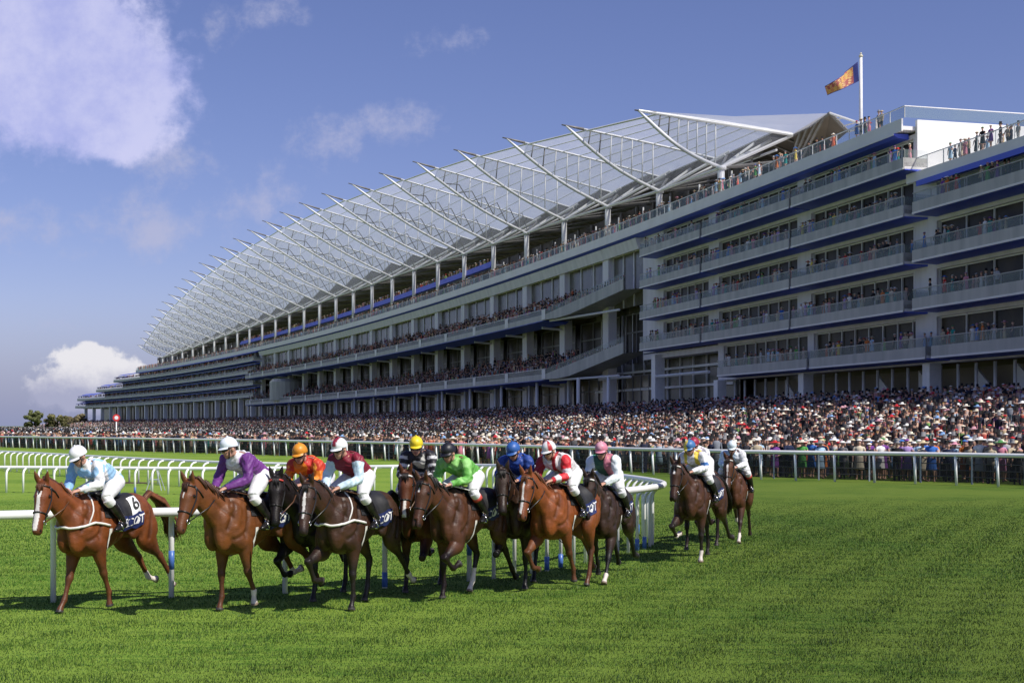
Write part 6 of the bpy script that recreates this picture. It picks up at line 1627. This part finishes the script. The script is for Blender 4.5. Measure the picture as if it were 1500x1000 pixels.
SUITC = {'black': (0.012, 0.012, 0.014), 'charcoal': (0.04, 0.04, 0.045), 'navy': (0.015, 0.022, 0.06), 'dark brown': (0.05, 0.03, 0.02), 'mid grey': (0.17, 0.17, 0.18), 'pale grey': (0.40, 0.40, 0.41), 'beige': (0.45, 0.38, 0.27)}
DRESSC = {'red': (0.52, 0.025, 0.025), 'white': (0.74, 0.73, 0.72), 'cream': (0.66, 0.58, 0.44), 'pale blue': (0.38, 0.55, 0.72), 'bright blue': (0.05, 0.16, 0.52), 'pink': (0.62, 0.24, 0.32), 'lilac': (0.40, 0.27, 0.55), 'purple': (0.17, 0.05, 0.26), 'green': (0.10, 0.36, 0.08), 'teal': (0.02, 0.26, 0.24), 'orange': (0.62, 0.17, 0.03), 'yellow': (0.66, 0.52, 0.08), 'black': (0.014, 0.014, 0.016), 'peach': (0.66, 0.42, 0.30)}
HATC = {'black': (0.012, 0.012, 0.013), 'white': (0.76, 0.75, 0.72), 'straw': (0.60, 0.50, 0.32), 'red': (0.5, 0.025, 0.03), 'pink': (0.62, 0.28, 0.36), 'blue': (0.06, 0.18, 0.50), 'grey': (0.22, 0.22, 0.23), 'cream': (0.68, 0.62, 0.50), 'purple': (0.2, 0.06, 0.28), 'green': (0.08, 0.25, 0.08)}
combos_m = [('suit', c, 'top hat', h) for c in SUITC for h in ('black', 'grey')] + [('suit', c, 'flat hat', h) for c in SUITC for h in ('straw', 'black', 'white')] + [('suit', c, None, None) for c in SUITC]
combos_f = [('dress', c, t, h) for c in DRESSC for t in ('wide brimmed hat', 'small hat') for h in HATC] + [('dress', c, None, None) for c in DRESSC]
POSE_T = ('arms down', 'hand raised', 'hands together')
USED = {}
def spectator(p, rz, where, pm):
    lst = combos_m if R.random() < pm else combos_f
    for _ in range(60):
        cb_ = R.choice(lst); po = R.randrange(3); key = (cb_, po, where)
        if key not in USED: break
    kind, c, ht, hc = cb_
    USED[key] = 1
    garment = ('suit' if kind == 'suit' else 'dress')
    hat_t = ('and %s %s' % (hc, ht)) if ht else 'and no hat'
    lab = 'spectator in %s %s %s %s' % (c, garment, hat_t, where[0])
    n_ = len(lab.split())
    lab = lab + ' ' + POSE_T[po]
    o = bpy.data.objects.new('person', FIG[(kind, po)]); COL.objects.link(o)
    o.location = p; sc = R.gauss(1.0, 0.035); o.scale = (sc, sc, sc); o.rotation_euler = (0, 0, rz + R.gauss(0, 0.35))
    o.color = (*((SUITC if kind == 'suit' else DRESSC)[c]), 1)
    tag(o, lab.strip(), 'person', where[1])
    if ht:
        h = bpy.data.objects.new('hat', HATM[ht]); COL.objects.link(h); h.parent = o; h.color = (*HATC[hc], 1)
for i in ind_i:
    X, Y, Z = cand[i]; zone = ('behind far rail', 'spectators standing behind the far rail') if Z < 0.05 else ('on lower steps', 'spectators standing on the steps')
    spectator((X, Y, Z), math.atan2(-Y, -X) , zone, 0.52)
FL = ['lowest', 'second', 'third', 'fourth', 'top']
cnt = 0
def group_on(s0, s1, z, n, rows, where, pm=0.35):
    global cnt
    s = s0 + R.uniform(1, 3)
    while s < s1:
        k = R.randint(1, 5)
        for q in range(k):
            if s > s1: break
            p = F(s, n - R.uniform(0, 0.25), z); d = fac_dir(s); spectator(tuple(p), float(d), where, pm); cnt += 1; s += R.uniform(0.55, 0.85)
        s += R.uniform(1.2, 5.0)
for a_, b_, z, n, den in PEOPLE_SPOTS:
    fl = FL[min(range(5), key=lambda q: abs(ZF[q] + 0.62 - z))]
    side_ = 'nearest block' if b_ < S_R + 3 else 'right wing'
    a_ = max(a_, s_at(1505))
    group_on(a_, b_, z, 1.85, 1, ('on %s balcony %s' % (fl, 'nearest' if side_ == 'nearest block' else 'further'), 'spectators on the %s balconies' % side_))
group_on(S_R + 2.5, S_R + 9, ROOF + 0.55, 0.9, 1, ('on roof terrace', 'spectators on the roof terraces')); group_on(S_R + 18, S_C0 - 6, ROOF + 0.55, 0.9, 1, ('on roof terrace', 'spectators on the roof terraces'))
s = s_at(1398)
while s < s_at(1372) - 0: 
    break
for k in range(11):
    s = lerp(s_at(1400), s_at(1468), (k / 10) ** 1.15) + R.uniform(-0.3, 0.3); spectator(tuple(F(s, R.choice((0.65, 0.6, 0.1, -0.5)), 23.6 + 0.3 * (k > 6))), float(fac_dir(s)), ('by sunlit wall', 'spectators on the roof terraces'), 0.25)
Ps, Fs_ = [], []
for a_, b_, z, n, den in PEOPLE_SPOTS:
    a_ = max(a_, s_at(1505)); s = rng.uniform(a_, b_, int((b_ - a_) * 0.75)); Ps.append(on_stand(s, rng.uniform(0.3, 1.5, len(s)), np.full(len(s), z))); Fs_.append(fac_dir(s))
s = rng.uniform(S_R + 2, S_C0, 60); Ps.append(on_stand(s, rng.uniform(-0.8, 0.7, 60), np.full(60, ROOF + 0.6))); Fs_.append(fac_dir(s))
s = rng.uniform(S_N + 4, S_R - 4, 40); Ps.append(on_stand(s, rng.uniform(-1.5, 0.6, 40), np.full(40, 23.75))); Fs_.append(fac_dir(s))
mass('crowd', 'guests standing further back on the balconies and terraces of the right wing', np.vstack(Ps), np.concatenate(Fs_), TPL, p_kind=(0.3, 0.28, 0.16, 0.26), bright=1.15)
print('individuals', NIND, cnt)
